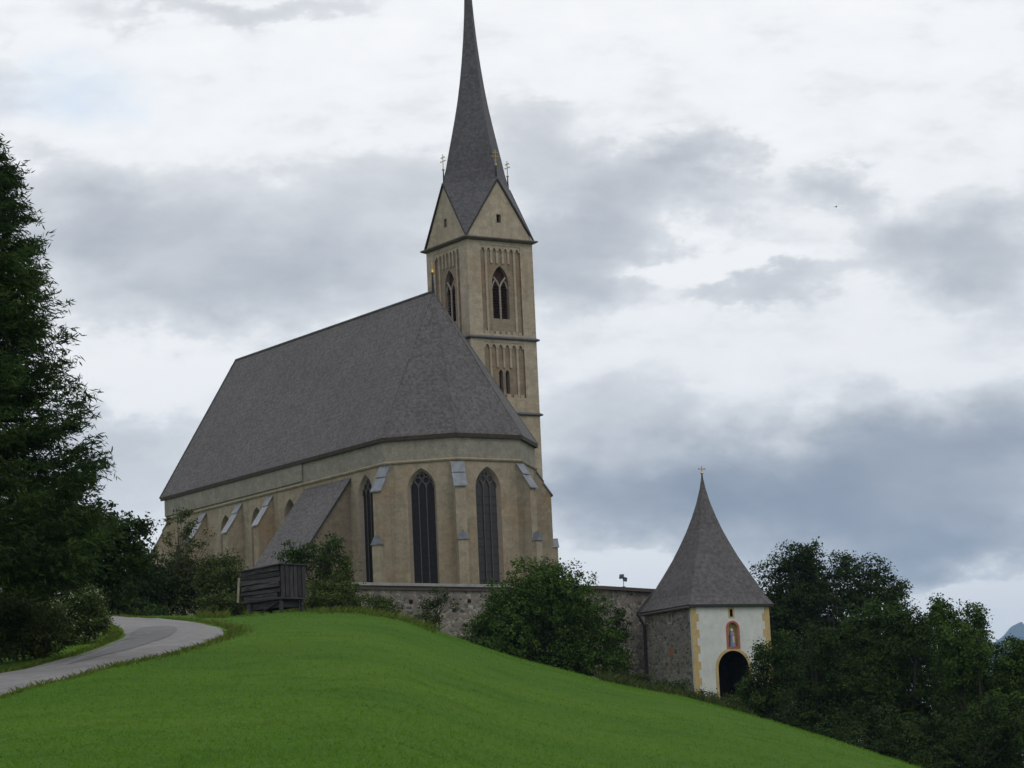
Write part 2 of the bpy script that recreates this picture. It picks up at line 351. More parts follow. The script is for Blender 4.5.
def arch(cx, hw, z0, zs, rise, n=8):
    """pointed arch outline, anticlockwise from lower left"""
    L = [(cx - hw, z0), (cx + hw, z0)]
    # circle arcs centred on the springing line
    rad = (hw * hw + rise * rise) / (2 * hw)
    th = math.asin(min(1, rise / rad))
    for i in range(n + 1):
        t = th * i / n; L.append((cx + hw - rad + rad * math.cos(t), zs + rad * math.sin(t)))
    for i in range(n - 1, -1, -1):
        t = th * i / n; L.append((cx - hw + rad - rad * math.cos(t), zs + rad * math.sin(t)))
    return L
def rarch(cx, hw, z0, zs, n=14):
    return [(cx - hw, z0), (cx + hw, z0)] + [(cx + hw * math.cos(PI * i / n), zs + hw * math.sin(PI * i / n)) for i in range(n + 1)]
def rect(a0, a1, z0, z1): return [(a0, z0), (a1, z0), (a1, z1), (a0, z1)]

# ------------------------------------------------------------------ terrain
CREST = [(-200, 648), (0, 627), (110, 617), (220, 616), (300, 611), (360, 612), (400, 617), (430, 629), (470, 643), (520, 659.5), (570, 672), (600, 679.5),
         (640, 688), (690, 698), (740, 712), (800, 730), (860, 749), (915, 767), (1024, 806), (1250, 880)]
_t = [ray(*c).x for c in CREST]; _e = [ray(*c).z for c in CREST]
_t2 = np.linspace(_t[0], _t[-1], 400); _e2 = np.interp(_t2, _t, _e)
_k = np.hanning(17); _k /= _k.sum(); _e2 = np.convolve(np.pad(_e2, 8, 'edge'), _k, 'valid')
def crest(t): return float(np.interp(t, _t2, _e2)), float(np.interp(t, [-.2, .0, .06, .16, .25], [140, 138, 128, 100, 90]))
def ground(x, y):
    if y <= .5: return -1.6
    t = max(-.26, min(.26, x / y)); e, dc = crest(t); s = y / dc
    if s <= 1: z = y * (e - .064 * (1 - s) ** 2) - 1.6 * (1 - s) ** 2
    else:
        q = s - 1
        drop = .10 * q * q if q < .25 else .10 * .0625 + .05 * (q - .25)
        z = y * (e - drop)
        if y > 260: z = max(z, -60) if y > 700 else z
        z = max(z, -70)
    z += .10 * noise.noise((x * .11, y * .07, 0)) * min(1, max(0, (y - 25) / 40)) + .05 * noise.noise((x * .5, y * .3, 3)) * min(1, max(0, (y - 20) / 40))
    return z
def g3(x, y, dz=0.): return Vector((x, y, ground(x, y) + dz))
def cast(px, py, lo=20., hi=None):
    """where the sight line of a pixel meets the meadow"""
    r_ = ray(px, py); hi = hi or crest(r_.x)[1]
    best = None
    y = lo
    while y < hi:
        if ground(r_.x * y, y) >= r_.z * y: return Vector((r_.x * y, y, r_.z * y))
        y += .15
    return Vector((r_.x * hi, hi, ground(r_.x * hi, hi)))
ysv = list(np.linspace(-40, 20, 16)) + list(np.linspace(22, 60, 40)) + list(np.linspace(60.6, 190, 210)) + list(np.linspace(193, 420, 60)) + [470, 560, 700, 950, 1400, 2200, 3600, 6000, 7500]
tv = np.concatenate([np.linspace(-1.2, -.24, 14), np.linspace(-.235, .235, 210), np.linspace(.24, 1.2, 14)])
V = []; Fc = []
for y in ysv:
    for t in tv:
        x = t * max(abs(y), 30) if y < 9000 else t * y
        V.append((x, y, ground(x, y)))
n = len(tv)
for j in range(len(ysv) - 1):
    for i in range(n - 1): Fc.append((j * n + i, j * n + i + 1, (j + 1) * n + i + 1, (j + 1) * n + i))
g = MB(); g.idx(V, Fc, M['grass']); tag(g.build('meadow', smooth=True), kind='structure')

# road: a lane climbing the left edge of the meadow and turning left at the top
OUT = [(-60, 713), (0, 697), (60, 681), (125, 664), (180, 652), (212, 642.5), (231, 635), (234, 629), (210, 622.5), (172, 619.8), (130, 618.2), (95, 617.5)]
INN = [(-60, 686), (0, 674), (40, 665), (80, 655), (108, 646), (121, 639), (124, 634.5), (121, 630), (115, 626.5), (108, 623.5), (98, 621), (85, 619.4)]
def resample(P, n):
    P = [Vector(p) for p in P]; L = [0]
    for a, c in zip(P, P[1:]): L.append(L[-1] + (c - a).length)
    out = []
    for k in range(n):
        q = L[-1] * k / (n - 1); i = max(j for j in range(len(P) - 1) if L[j] <= q + 1e-9)
        f = (q - L[i]) / (L[i + 1] - L[i]); out.append(P[i].lerp(P[i + 1], min(f, 1)))
    return out
def smooth(P, it=6):
    for _ in range(it): P = [P[0]] + [(P[i - 1] + P[i] * 2 + P[i + 1]) / 4 for i in range(1, len(P) - 1)] + [P[-1]]
    return P
ro = smooth([cast(*p).to_2d() for p in OUT], 1); ri = smooth([cast(*p).to_2d() for p in INN], 1)
NR = 90
ro = smooth(resample(ro, NR), 2); ri = smooth(resample(ri, NR), 2)
V = []; Fc = []; K = 9
for a, c in zip(ro, ri):
    for k in range(K):
        p = a.lerp(c, k / (K - 1)); V.append((p.x, p.y, ground(p.x, p.y) + (.05 if 0 < k < K - 1 else -.02)))
for j in range(NR - 1):
    for k in range(K - 1): Fc.append((j * K + k, j * K + k + 1, (j + 1) * K + k + 1, (j + 1) * K + k))
g = MB(); g.idx(V, Fc, M['road']); tag(g.build('road', smooth=True), kind='structure')
road_poly = [tuple(p) for p in ro] + [tuple(p) for p in reversed(ri)]
patch = smooth(resample([cast(*p).to_2d() for p in ((60, 664), (100, 652), (127, 640), (134, 632), (150, 627), (172, 626), (178, 631), (165, 640), (135, 650), (90, 661), (66, 667))], 60), 3)
pb = MB(); c_ = sum(patch, Vector((0, 0))) / len(patch)
for i in range(len(patch) - 1):
    for f0, f1 in ((0, .34), (.34, .67), (.67, 1)):
        q = [c_.lerp(patch[i], f0), c_.lerp(patch[i], f1), c_.lerp(patch[i + 1], f1), c_.lerp(patch[i + 1], f0)]
        q = [Vector((p.x, p.y, ground(p.x, p.y) + .062)) for p in q]; pb.face(q[1:] if f0 == 0 else q, M['patch'])
tag(pb.build('asphalt_patch', smooth=True), kind='structure')
def in_poly(x, y, P):
    c = False
    for i in range(len(P)):
        x1, y1 = P[i]; x2, y2 = P[i - 1]
        if (y1 > y) != (y2 > y) and x < (x2 - x1) * (y - y1) / (y2 - y1) + x1: c = not c
    return c

# ------------------------------------------------------------------ church
AL = .5751; CX, CY, CZ = -4.861, 182.006, 12.2
HW = 5.8; FW = 2 * HW * math.tan(PI / 8)
ZC, ZE, ZR = 22.38 - CZ, 24.045 - CZ, 34.49 - CZ
UW = -29.87
church = empty('church', (CX, CY, CZ), AL - PI / 2, 'tall tan Gothic church with steep grey shingle roof and needle spire behind the stone wall', 'church')
def frame(ox, oy, tx, ty):
    """wall frame: a runs along t, outward normal is t turned clockwise"""
    nx, ny = ty, -tx
    return lambda a, z, d=0.: Vector((ox + tx * a - nx * d, oy + ty * a - ny * d, z))
s2 = math.sqrt(.5)
FS = frame(0, -HW, 1, 0)                                # long wall facing the road
FB = frame(HW * s2, -HW * s2, s2, s2); FC = frame(HW, 0, 0, 1); FD = frame(HW * s2, HW * s2, -s2, s2)
FN = frame(0, HW, -1, 0); FWs = frame(UW, 0, 0, -1)

wall = MB(); ZTOP = ZE - .02
wins = []      # (frame, outer outline, inner outline, kind)
def gothic(Fr, cx, ow, iw, z0, zap, kind, depth=.28):
    o_ = arch(cx, ow, z0 - .12, zap - ow * 1.5, ow * 1.5); i_ = arch(cx, iw, z0, zap - .22 - iw * 1.5, iw * 1.5)
    wins.append((Fr, o_, i_, kind, depth, cx, iw, z0, zap - .22)); return o_
hS = [gothic(FS, -.15, .95, .765, 1.9, 9.80, 'glass')]
for u in (-10.55, -15.45, -20.2, -26.4): hS.append(gothic(FS, u, .86, .66, 3.4, 9.45, 'plain', .5))
hB = [gothic(FB, 0, .95, .765, 1.9, 9.75, 'glass')]
hC = [gothic(FC, -.15, .95, .765, 1.9, 9.75, 'glass')]
hD = [gothic(FD, 0, .95, .765, 1.9, 9.75, 'glass')]
BAND0 = ZC + .12
wall.panel(FS, rect(UW, FW / 2, 0, ZC), hS, M['plaster'])
for Fr, h in ((FB, hB), (FC, hC), (FD, hD)): wall.panel(Fr, rect(-FW / 2, FW / 2, 0, ZC), h, M['plaster'])
wall.panel(FN, rect(-FW / 2, -UW, 0, ZTOP), [], M['plaster'])
for Fr, a0, a1 in ((FS, UW, FW / 2), (FB, -FW / 2, FW / 2), (FC, -FW / 2, FW / 2), (FD, -FW / 2, FW / 2)):
    wall.panel(Fr, rect(a0, a1, ZC, ZTOP), [], M['band'])
# the nave's upper wall stands a little proud of the choir's
wall.box((-8.5 + (UW + 8.5) / 2 , -HW - .05, (ZC + ZTOP) / 2 + .1), ((-8.5 - UW) / 2 - .02, .05, (ZTOP - ZC) / 2 - .13), M['band'])
wall.panel(FWs, [(-HW, 0), (HW, 0), (HW, ZTOP), (0, ZR - .25), (-HW, ZTOP)], [], M['plaster'])
for Fr, o_, i_, kind, dep, *_ in wins:
    wall.strip([Fr(a, z) for a, z in o_], [Fr(a, z, dep) for a, z in i_], M['reveal'])
wall.build('wall', church)

def tracery(mb, Fr, cx, iw, z0, zap, d, m):
    zs = zap - iw * 1.5
    for k in (-1 / 3, 1 / 3):
        mb.tube([Fr(cx + iw * k, z0, d), Fr(cx + iw * k, zs + .1, d)], .032, m, 4)
    for k in (-2 / 3, 0, 2 / 3):                                      # lancet heads
        r_ = iw / 3
        pts = [Fr(cx + iw * k + q, zs + .1 + z, d) for q, z in ((-r_, 0), (-r_ * .8, .2), (-r_ * .4, .34), (0, .44), (r_ * .4, .34), (r_ * .8, .2), (r_, 0))]
        mb.tube(pts, .04, m, 4)
    for ccx, ccz, r_ in ((-.36 * iw, zs + .58, .21 * iw / .72), (.36 * iw, zs + .58, .21 * iw / .72), (0, zs + .88, .15 * iw / .72)):
        mb.tube([Fr(cx + ccx + r_ * math.cos(2 * PI * i / 12), ccz + r_ * math.sin(2 * PI * i / 12), d) for i in range(13)], .038, m, 4, False)
    for i in range(1, 12):                                            # saddle bars
        zz = z0 + (zs - z0) * i / 12
        mb.tube([Fr(cx - iw, zz, d + .03), Fr(cx + iw, zz, d + .03)], .012, M['iron'], 4)
for Fr, o_, i_, kind, dep, cx, iw, z0, zap in wins:
    w = MB(); w.face([Fr(a, z, dep) for a, z in i_], (M['glass_sheen'] if Fr is FC else M['glass']) if kind == 'glass' else M['dark'])
    wo_ = w.build('window', church)
    t_ = MB()
    if kind == 'glass':
        tracery(t_, Fr, cx, iw, z0, zap, dep - .06, M['tracd']); t_.build('tracery', wo_)
    else:
        for k in (-.33, .33): t_.tube([Fr(cx + iw * k, z0, dep - .05), Fr(cx + iw * k, zap - .5, dep - .05)], .03, M['tracd'], 4)
        t_.build('mullions', wo_)

# string course round the church
cor = MB(); prof = [(0, -.10), (.08, -.08), (.13, .0), (.13, .05), (.04, .11), (0, .11)]
def ringpts(off):
    h = HW + off; w_ = h * math.tan(PI / 8)
    return [(UW - off, -h), (w_, -h), (h, -w_), (h, w_), (w_, h), (UW - off, h)]
for (o0, z0), (o1, z1) in zip(prof, prof[1:]):
    a, c = ringpts(o0), ringpts(o1)
    cor.strip([Vector((p[0], p[1], ZC + z0)) for p in a], [Vector((p[0], p[1], ZC + z1)) for p in c], M['cornice'])
cor.build('string_course', church)

# roof
rf = MB(); OV = .22
def eave(off, z):
    h = HW + off; w_ = h * math.tan(PI / 8)
    return [Vector(p) for p in ((UW - .45, -h, z), (w_, -h, z), (h, -w_, z), (h, w_, z), (w_, h, z), (UW - .45, h, z))]
E_ = eave(OV, ZE); rid1 = Vector((-.24, 0, ZR)); rid0 = Vector((-29.2, 0, ZR))
def tri_grid(a, c, d_, n, m):
    """a triangle face laid as several rows so the roof is not one razor-flat plane"""
    rf.face([a, c, d_], m)
rf.face([E_[0], E_[1], rid1, rid0], M['roof'])
for i in (1, 2, 3): rf.face([E_[i], E_[i + 1], rid1], M['roof'])
rf.face([E_[4], E_[5], rid0, rid1], M['roof'])
lowE = eave(OV - .03, ZE - .25); inn = eave(-.02, ZE - .22)
rf.strip(E_, lowE, M['fascia'], False); rf.strip(lowE, inn, M['fascia'], False)
rfo = rf.build('roof', church)
cap = MB(); cap.tube([rid0 + Vector((0, 0, .02)), rid1 + Vector((0, 0, .02))], .09, M['roof'], 6)
for i in (1, 2, 3, 4): cap.tube([E_[i], rid1], .035, M['roof'], 5)
for e in (E_[0], E_[5]): cap.tube([e + Vector((-.03, 0, -.05)), rid0 + Vector((-.03, 0, -.05))], .09, M['verge'], 5)
cap.build('ridge_cap', rfo)
fin = MB(); fin.tube([rid1 + Vector((0, 0, -.1)), rid1 + Vector((0, 0, 1.15))], [.12, .05], M['iron'])
fin.lathe(rid1 + Vector((0, 0, 1.1)), [(.03, 0), (.12, .10), (.15, .2), (.09, .3), (.04, .4), (.035, .8), (.0, .95)], M['gold'], 8)
fin.build('finial', rfo)

# buttresses
def buttress(px, py, ang, r0, dep, drop, low=True, w=.34):
    """grows out of the wall at (px,py) in direction ang (degrees, local)"""
    c, s_ = math.cos(R(ang)), math.sin(R(ang))
    P = lambda sgn: (lambda r_, z: Vector((px + c * r_ - s_ * sgn, py + s_ * r_ + c * sgn, z)))
    bt = MB(); zt = ZC - .2
    prof = [(-r0, 0), (dep, 0), (dep, zt - drop), (.42, zt - .78), (.40, zt - .66), (-.02, zt), (-r0, zt)]
    bt.prism(prof, P(-w), P(w), M['plaster'])
    if low:
        bt.prism([(dep - .1, 0), (dep + .30, 0), (dep + .30, 4.92), (dep - .1, 4.92)], P(-w + .02), P(w - .02), M['plaster'])
    o = bt.build('buttress', church)
    cp = MB(); W2 = w + .10
    for q, mm in (([(-.02, zt + .05), (.44, zt - .64), (.46, zt - .70), (-.02, zt - .05)], M['metal']), ([(.40, zt - .70), (dep + .12, zt - drop - .05), (dep + .12, zt - drop - .13), (.40, zt - .82)], M['metal'] if low else M['metal_lit'])):
        cp.prism(q, P(-W2), P(W2), mm)
    cp.build('cap', o)
    if low:
        gb = MB(); A = [Vector((px + c * r_ - s_ * t_, py + s_ * r_ + c * t_, z)) for r_ in (dep - .05, dep + .38) for t_, z in ((-W2 + .04, 4.90), (W2 - .04, 4.90), (0, 5.52))]
        gb.idx(A, [(0, 1, 2), (3, 5, 4), (0, 2, 5, 3), (1, 4, 5, 2), (0, 3, 4, 1)], M['metal']); gb.build('gablet', o)
    return o
for (x, y, a) in ((FW / 2, -HW, -67.5), (HW, -FW / 2, -22.5), (HW, FW / 2, 22.5), (FW / 2, HW, 67.5)): buttress(x, y, a, .4, .90, 1.55)
for u in (-13.35, -18.0, -23.6): buttress(u, -HW, -90, .1, 1.18, 1.98, False, .36)
buttress(UW + .2, -HW + .2, -135, .3, 1.5, 2.6, False, .4)

# lean-to side chapel
lt = MB(); u0, u1 = -8.45, -1.98; vt, vb = -HW, -HW - 4.2; zt, zb = 22.05 - CZ, 16.45 - CZ
lt.panel(lambda a, z: Vector((u1 - .2, a, z)), [(vt, 0), (vb + .25, 0), (vb + .25, zb + .25), (vt, zt - .12)], [], M['brownwall'])
lt.panel(lambda a, z: Vector((u0 + .2, a, z)), [(vt, 0), (vb + .25, 0), (vb + .25, zb + .25), (vt, zt - .12)], [], M['brownwall'])
lt.panel(lambda a, z: Vector((a, vb + .25, z)), rect(u0 + .2, u1 - .2, 0, zb + .25), [], M['brownwall'])
lo_ = lt.build('side_chapel', church)
lr = MB(); A = [(u0, vb, zb), (u1, vb, zb), (u1, vt, zt), (u0, vt, zt)]
lr.idx([Vector(p) for p in A] + [Vector(p) - Vector((0, 0, .16)) for p in A], [(0, 1, 2, 3)], M['roof'])
lr.idx([Vector(p) for p in A] + [Vector(p) - Vector((0, 0, .16)) for p in A], [(4, 7, 6, 5), (0, 4, 5, 1), (1, 5, 6, 2), (3, 7, 4, 0)], M['verge'])
lr.build('chapel_roof', lo_)

# ------------------------------------------------------------------ bell tower (a part of the church)
TU, TV, TH = -4.263, 5.325, 5.428 / 2
T1, T2, T3, TA = 39.3 - CZ, 32.44 - CZ, 27.17 - CZ, 43.85 - CZ
tcx, tcy = TU - TH, TV + TH
tw = MB(); subs = []
faces = [frame(tcx + math.cos(q) * TH, tcy + math.sin(q) * TH, -math.sin(q), math.cos(q)) for q in (0, PI / 2, PI, 3 * PI / 2)]
def ribs(Fr, z0, z1, n, zwin, a0=-1.62, a1=1.66, dp=.15):
    """a shallow panel: hanging row of little arches, thin upright ribs below them, a row of teeth at the foot"""
    sp = (a1 - a0) / n; h = sp * .5
    base = z1 - .40; L = [(a0, z1), (a0, base)]
    for k in range(n):
        cx = a0 + sp * (k + .5); r_ = sp * .27
        L += [(cx - r_, base)] + [(cx - r_ * math.cos(PI * i / 8), base + r_ * 1.7 * math.sin(PI * i / 8)) for i in range(1, 8)] + [(cx + r_, base)]
    L += [(a1, base), (a1, z1)]
    tw.panel(lambda a, z: Fr(a, z, .03), L, [], M['tower']); tw.strip([Fr(a, z, .03) for a, z in L], [Fr(a, z, dp) for a, z in L], M['tower'])
    for k in range(1, n):
        a = a0 + sp * k; bot = z0 + .02
        if abs(a - (a0 + a1) / 2) < zwin[1]: bot = zwin[0]
        tw.prism([(a - .055, base + .01), (a + .055, base + .01)] if False else [(a - .085, .06), (a + .085, .06), (a + .085, dp + .02), (a - .085, dp + .02)],
                 lambda q, d, zz=bot: Fr(q, zz, d), lambda q, d, zz=base + .01: Fr(q, zz, d), M['tower'])
    for k in range(n):
        a = a0 + sp * (k + .5)
        tw.prism([(a - sp * .28, .05), (a + sp * .28, .05), (a + sp * .28, dp + .02), (a - sp * .28, dp + .02)], lambda q, d: Fr(q, z0 + .01, d), lambda q, d: Fr(q, z0 + .2, d), M['tower'])
for fi, Fr in enumerate(faces):
    P1_, P2_ = rect(-1.62, 1.66, T2 + .30, T1 - .30), rect(-1.62, 1.66, T3 + 1.15, T2 - .30)
    tw.panel(Fr, rect(-TH, TH, 0, T1), [P1_, P2_], M['tower'])
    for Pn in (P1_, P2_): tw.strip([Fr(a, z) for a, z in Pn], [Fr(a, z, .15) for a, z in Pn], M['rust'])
    big = arch(.02, .68, 33.85 - CZ, 36.35 - CZ, 1.25)
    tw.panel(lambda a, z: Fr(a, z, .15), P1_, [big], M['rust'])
    lan = [arch(.02 + s_ * .27, .16, 28.6 - CZ, 30.0 - CZ, .26, 5) for s_ in (-1, 1)]
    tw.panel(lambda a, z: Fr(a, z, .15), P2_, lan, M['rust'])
    ribs(Fr, T2 + .30, T1 - .30, 7, (37.75 - CZ, .72)); ribs(Fr, T3 + 1.15, T2 - .30, 6, (30.4 - CZ, .6))
    for h in [big] + lan: tw.strip([Fr(a, z, .15) for a, z in h], [Fr(a, z, .5) for a, z in h], M['reveal'])
    # gable
    gw = rect(-.16, .20, 40.65 - CZ, 41.25 - CZ)
    tw.panel(Fr, [(-TH, T1 + .2), (TH, T1 + .2), (0, TA - .12)], [gw], M['tower'])
    tw.strip([Fr(a, z) for a, z in gw], [Fr(a, z, .35) for a, z in gw], M['reveal'])
    subs.append((Fr, big, lan, gw))
tower = tw.build('tower', church)
for Fr, big, lan, gw in subs:
    w = MB(); w.face([Fr(a, z, .5) for a, z in big], M['louvre'])
    d = .28; m_ = M['trac']; zs = 36.25 - CZ
    w.tube([Fr(.02, 33.85 - CZ, d), Fr(.02, zs, d)], .075, m_, 6)
    for s_ in (-1, 1):
        w.tube([Fr(.02, zs - .15, d), Fr(.02 + s_ * .2, zs + .22, d), Fr(.02 + s_ * .48, zs + .55, d)], .07, m_, 6)
        w.tube([Fr(.02 + s_ * .64, zs - .25, d), Fr(.02 + s_ * .50, zs + .18, d), Fr(.02 + s_ * .34, zs + .36, d)], .05, m_, 6)
    for i in range(12):                                               # louvre boards
        zz = 34.0 - CZ + i * .2
        w.box(Fr(.02, zz, .42), (.62, .09, .012) if abs((Fr(1, 0) - Fr(0, 0)).x) > .5 else (.09, .62, .012), M['louvre'])
    w.build('belfry_window', tower)
    for h in lan:
        w = MB(); w.face([Fr(a, z, .5) for a, z in h], M['dark']); w.build('twin_window', tower)
    w = MB(); w.face([Fr(a, z, .35) for a, z in gw], M['dark']); w.build('gable_window', tower)
def ring(z, prof, m, name):
    q = MB()
    for (o0, a0), (o1, a1) in zip(prof, prof[1:]):
        k = lambda o, zz: [Vector((tcx + sx * (TH + o), tcy + sy * (TH + o), z + zz)) for sx, sy in ((-1, -1), (1, -1), (1, 1), (-1, 1))]
        q.strip(k(o0, a0), k(o1, a1), m)
    q.build(name, tower)
ring(T1, [(-.02, -.02), (.10, .0), (.26, .08), (.32, .14), (.32, .20), (-.05, .30)], M['ledge'], 'cornice')
for z in (T2, T3): ring(z, [(-.02, -.10), (.12, -.08), (.18, -.02), (.18, .04), (-.02, .16)], M['slate'], 'ledge')
spm = MB(); rad = TH + .07
ap = [Vector((tcx + math.cos(q) * rad, tcy + math.sin(q) * rad, TA)) for q in (0, PI / 2, PI, 3 * PI / 2)]
cn = [Vector((tcx + sx * (TH + .10), tcy + sy * (TH + .10), T1 + .26)) for sx, sy in ((1, 1), (-1, 1), (-1, -1), (1, -1))]
for k in range(4):
    spm.face([cn[k], ap[(k + 1) % 4], ap[k]], M['spire'])
prof = [(TA, rad), (44.9 - CZ, 2.46), (46.0 - CZ, 2.20), (47.2 - CZ, 1.90), (48.5 - CZ, 1.58), (49.8 - CZ, 1.29), (51.2 - CZ, 1.03), (52.8 - CZ, .79), (54.5 - CZ, .58), (56.2 - CZ, .42), (58 - CZ, .30), (60.5 - CZ, .17), (63 - CZ, .07)]
for (z0, r0), (z1, r1) in zip(prof, prof[1:]):
    k = lambda z, r_: [Vector((tcx + math.cos(q) * r_, tcy + math.sin(q) * r_, z)) for q in (0, PI / 2, PI, 3 * PI / 2)]
    spm.strip(k(z0, r0), k(z1, r1), M['spire'])
for k in range(4):                                                     # verge boards of the four gables
    for cc in (cn[k], cn[(k + 3) % 4]):
        n_ = Vector((math.cos(k * PI / 2), math.sin(k * PI / 2), 0))
        a, c = ap[k] + n_ * .0 - Vector((0, 0, .07)), cc - Vector((0, 0, .05))
        c = c - n_ * ((c - ap[k]).dot(n_)); spm.tube([a, c], .07, M['verge'], 4)
spire = spm.build('spire', tower)
def cross(name, base, hgt, parent, pole=.95, m_=None, double=True, axis=(0, 1)):
    q = MB(); base = Vector(base); ax = Vector((axis[0], axis[1], 0))
    q.tube([base - Vector((0, 0, .25)), base + Vector((0, 0, pole))], [.07, .035], M['iron'], 6)
    q.lathe(base + Vector((0, 0, pole - .1)), [(.02, 0), (.08, .05), (.10, .1), (.07, .16), (.02, .2)], M['gold'], 8)
    q.tube([base + Vector((0, 0, pole)), base + Vector((0, 0, pole + hgt))], .028, M['gold'], 5)
    for zf, hwid in ((.55, .27), (.8, .18)) if double else ((.62, .2),):
        z = base + Vector((0, 0, pole + hgt * zf)); q.tube([z - ax * hwid, z + ax * hwid], .026, M['gold'], 5)
        for s_ in (-1, 1): q.box(z + ax * hwid * s_, (.036, .036, .036), M['gold'])
    return q.build(name, parent)
for k in range(4):
    cross('gilded_cross', ap[k] + Vector((-math.cos(k * PI / 2) * .1, -math.sin(k * PI / 2) * .1, 0)), 1.1, tower, axis=(-math.sin(k * PI / 2), math.cos(k * PI / 2)))
cross('spire_cross', (tcx, tcy, 63 - CZ), 1.6, tower)

# ------------------------------------------------------------------ churchyard terrace and perimeter wall
WP = [at(348, 583, 157.3).to_2d(), at(480, 585, 163.0).to_2d(), at(600, 587, 168.4).to_2d(), at(655, 591, 173.0).to_2d()]
ZW = 13.2
yard = MB(); yp = [WP[0] + Vector((-.3, .2)), WP[1] + Vector((0, .3)), WP[2] + Vector((0, .3)), WP[3] + Vector((.2, .5)), Vector((26, 205)), Vector((4, 235)), Vector((-16, 205)), Vector((-14, 172))]
yard.face([(p.x, p.y, 12.2) for p in yp], M['grass'])
tp = [Vector((p.x, p.y, 12.2)) for p in yp]; yard.strip(tp, [p - Vector((0, 0, 8)) for p in tp], M['rubble']); tag(yard.build('churchyard', smooth=False), kind='structure')
pw = empty('stone_wall', (WP[0].x, WP[0].y, 8), 0, 'long rubble stone perimeter wall below the church choir, running right to the gatehouse', 'wall')
org = Vector((WP[0].x, WP[0].y, 8))
def wall_run(P, thick, z0, z1, m, parent, name, o=Vector((0, 0, 0)), n=1):
    q = MB(); off = []
    for i, p in enumerate(P):
        d = (P[min(i + 1, len(P) - 1)] - P[max(i - 1, 0)]).normalized(); nn = Vector((d.y, -d.x))
        off.append((p + nn * thick[0], p - nn * thick[1]))
    for k in range(len(P) - 1):
        a, c, d_, e = off[k][0], off[k + 1][0], off[k + 1][1], off[k][1]
        V = [Vector((p.x, p.y, z)) - o for z in (z0, z1) for p in (a, c, d_, e)]
        fs = [(0, 1, 5, 4), (2, 3, 7, 6), (4, 5, 6, 7)] + ([(3, 0, 4, 7)] if k == 0 else []) + ([(1, 2, 6, 5)] if k == len(P) - 2 else [])
        if z0 > 12: fs.append((3, 2, 1, 0))
        q.idx(V, fs, m)
    return q.build(name, parent)
wall_run(WP, (.0, .55), 3, ZW - .16, M['rubble'], pw, 'masonry', org)
wall_run([WP[0], WP[1], WP[1].lerp(WP[2], .25)], (.22, .7), ZW - .13, ZW + .04, M['coping'], pw, 'stone_coping', org)
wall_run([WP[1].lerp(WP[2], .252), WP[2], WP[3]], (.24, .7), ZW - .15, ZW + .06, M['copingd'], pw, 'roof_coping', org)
# dark-coloured strip standing in for the shadow under the coping
wall_run([WP[0], WP[1], WP[1].lerp(WP[2], .25)], (.12, .0), ZW - .36, ZW - .132, M['copingd'], pw, 'coping_shadow_strip', org)
hol = MB()
for px, py in ((430, 619), (452, 610), (409, 602), (468, 601)):
    r_ = ray(px, py); f_ = (px - 348) / (480 - 348); p = WP[0].lerp(WP[1], f_); d = (WP[1] - WP[0]).normalized(); nn = Vector((d.y, -d.x))
    c = Vector((p.x, p.y, r_.z * p.y)) - org
    hol.box(c, (.11, .05, .10), M['dark'], (Vector((d.x, d.y, 0)), Vector((nn.x, nn.y, 0)), Vector((0, 0, 1))))
hol.build('putlog_hole', pw)
# floodlight standing on the wall
pf = at(624, 587, 169.6); fl = empty('floodlight', (pf.x + .0, pf.y + .35, ZW + .06), R(30), 'small twin floodlight on a short pole standing on the right part of the stone wall', 'floodlight')
q = MB(); q.tube([(0, 0, 0), (0, 0, .55)], .028, M['iron'], 6); q.box((0, 0, .02), (.1, .1, .02), M['iron']); q.build('pole', fl)
M['lampbody'] = mat('grey_lamp_housing', (.12, .14, .17), None, 6, rough=.5)
for s_ in (-1, 1):
    q = MB(); c = Vector((s_ * .17, 0, .66 - s_ * .10)); ax = (Vector((math.cos(.5 * s_), math.sin(.5 * s_), 0)), Vector((-math.sin(.5 * s_) * .9, math.cos(.5 * s_) * .9, .43)), Vector((0, -.43, .9)))
    q.box(c, (.19, .09, .15), M['lampbody'], ax); q.box(c + ax[1] * .1, (.16, .012, .12), M['glass'], ax); q.tube([(0, 0, .5), c], .022, M['iron'], 5)
    q.build('lamp_head', fl)
fl.scale = (.72, .72, .85)

# ------------------------------------------------------------------ gatehouse
GA = R(27.5); gx, gy = 10.02, 165.25; GZ = 6.1; GS = 5.5; ZGE = 11.62 - GZ
gate = empty('gatehouse', (gx, gy, GZ), GA, 'small square white and stone gatehouse with bell-shaped shingle roof and arched gate', 'gatehouse')
gm = MB()
GFr = frame(0, 0, 1, 0)                    # white front with the gate
GLe = frame(0, GS, 0, -1)                  # rubble side facing the meadow
GBa = frame(GS, GS, -1, 0); GRi = frame(GS, 0, 0, 1)
gc = GS * .503; gw_ = 1.08
gateh = rarch(gc, gw_, -.6, 1.72); gat_in = gateh
nich = rarch(gc + .08, .36, 3.02, 4.12); slit = rect(gc - .06, gc + .14, 4.83, 5.28)
gm.panel(GFr, rect(0, GS, -1, ZGE), [gateh, nich, slit], M['white'])
lsl = rect(GS - 2.62, GS - 2.36, 4.72, 5.22)
gm.panel(GLe, rect(0, GS, -1, ZGE), [lsl], M['rubble2'])
gm.panel(GBa, rect(0, GS, -1, ZGE), [rarch(GS - gc, gw_, -.6, 1.72)], M['rubble2']); gm.panel(GRi, rect(0, GS, -1, ZGE), [], M['rubble2'])
gm.strip([GFr(a, z) for a, z in gateh], [GFr(a, z, 2.6) for a, z in gateh], M['dark'])  # passage sides coloured dark in place of their shade
gm.strip([GFr(a, z) for a, z in nich], [GFr(a, z, .3) for a, z in nich], M['yellow'])
gm.strip([GFr(a, z) for a, z in slit], [GFr(a, z, .4) for a, z in slit], M['dark'])
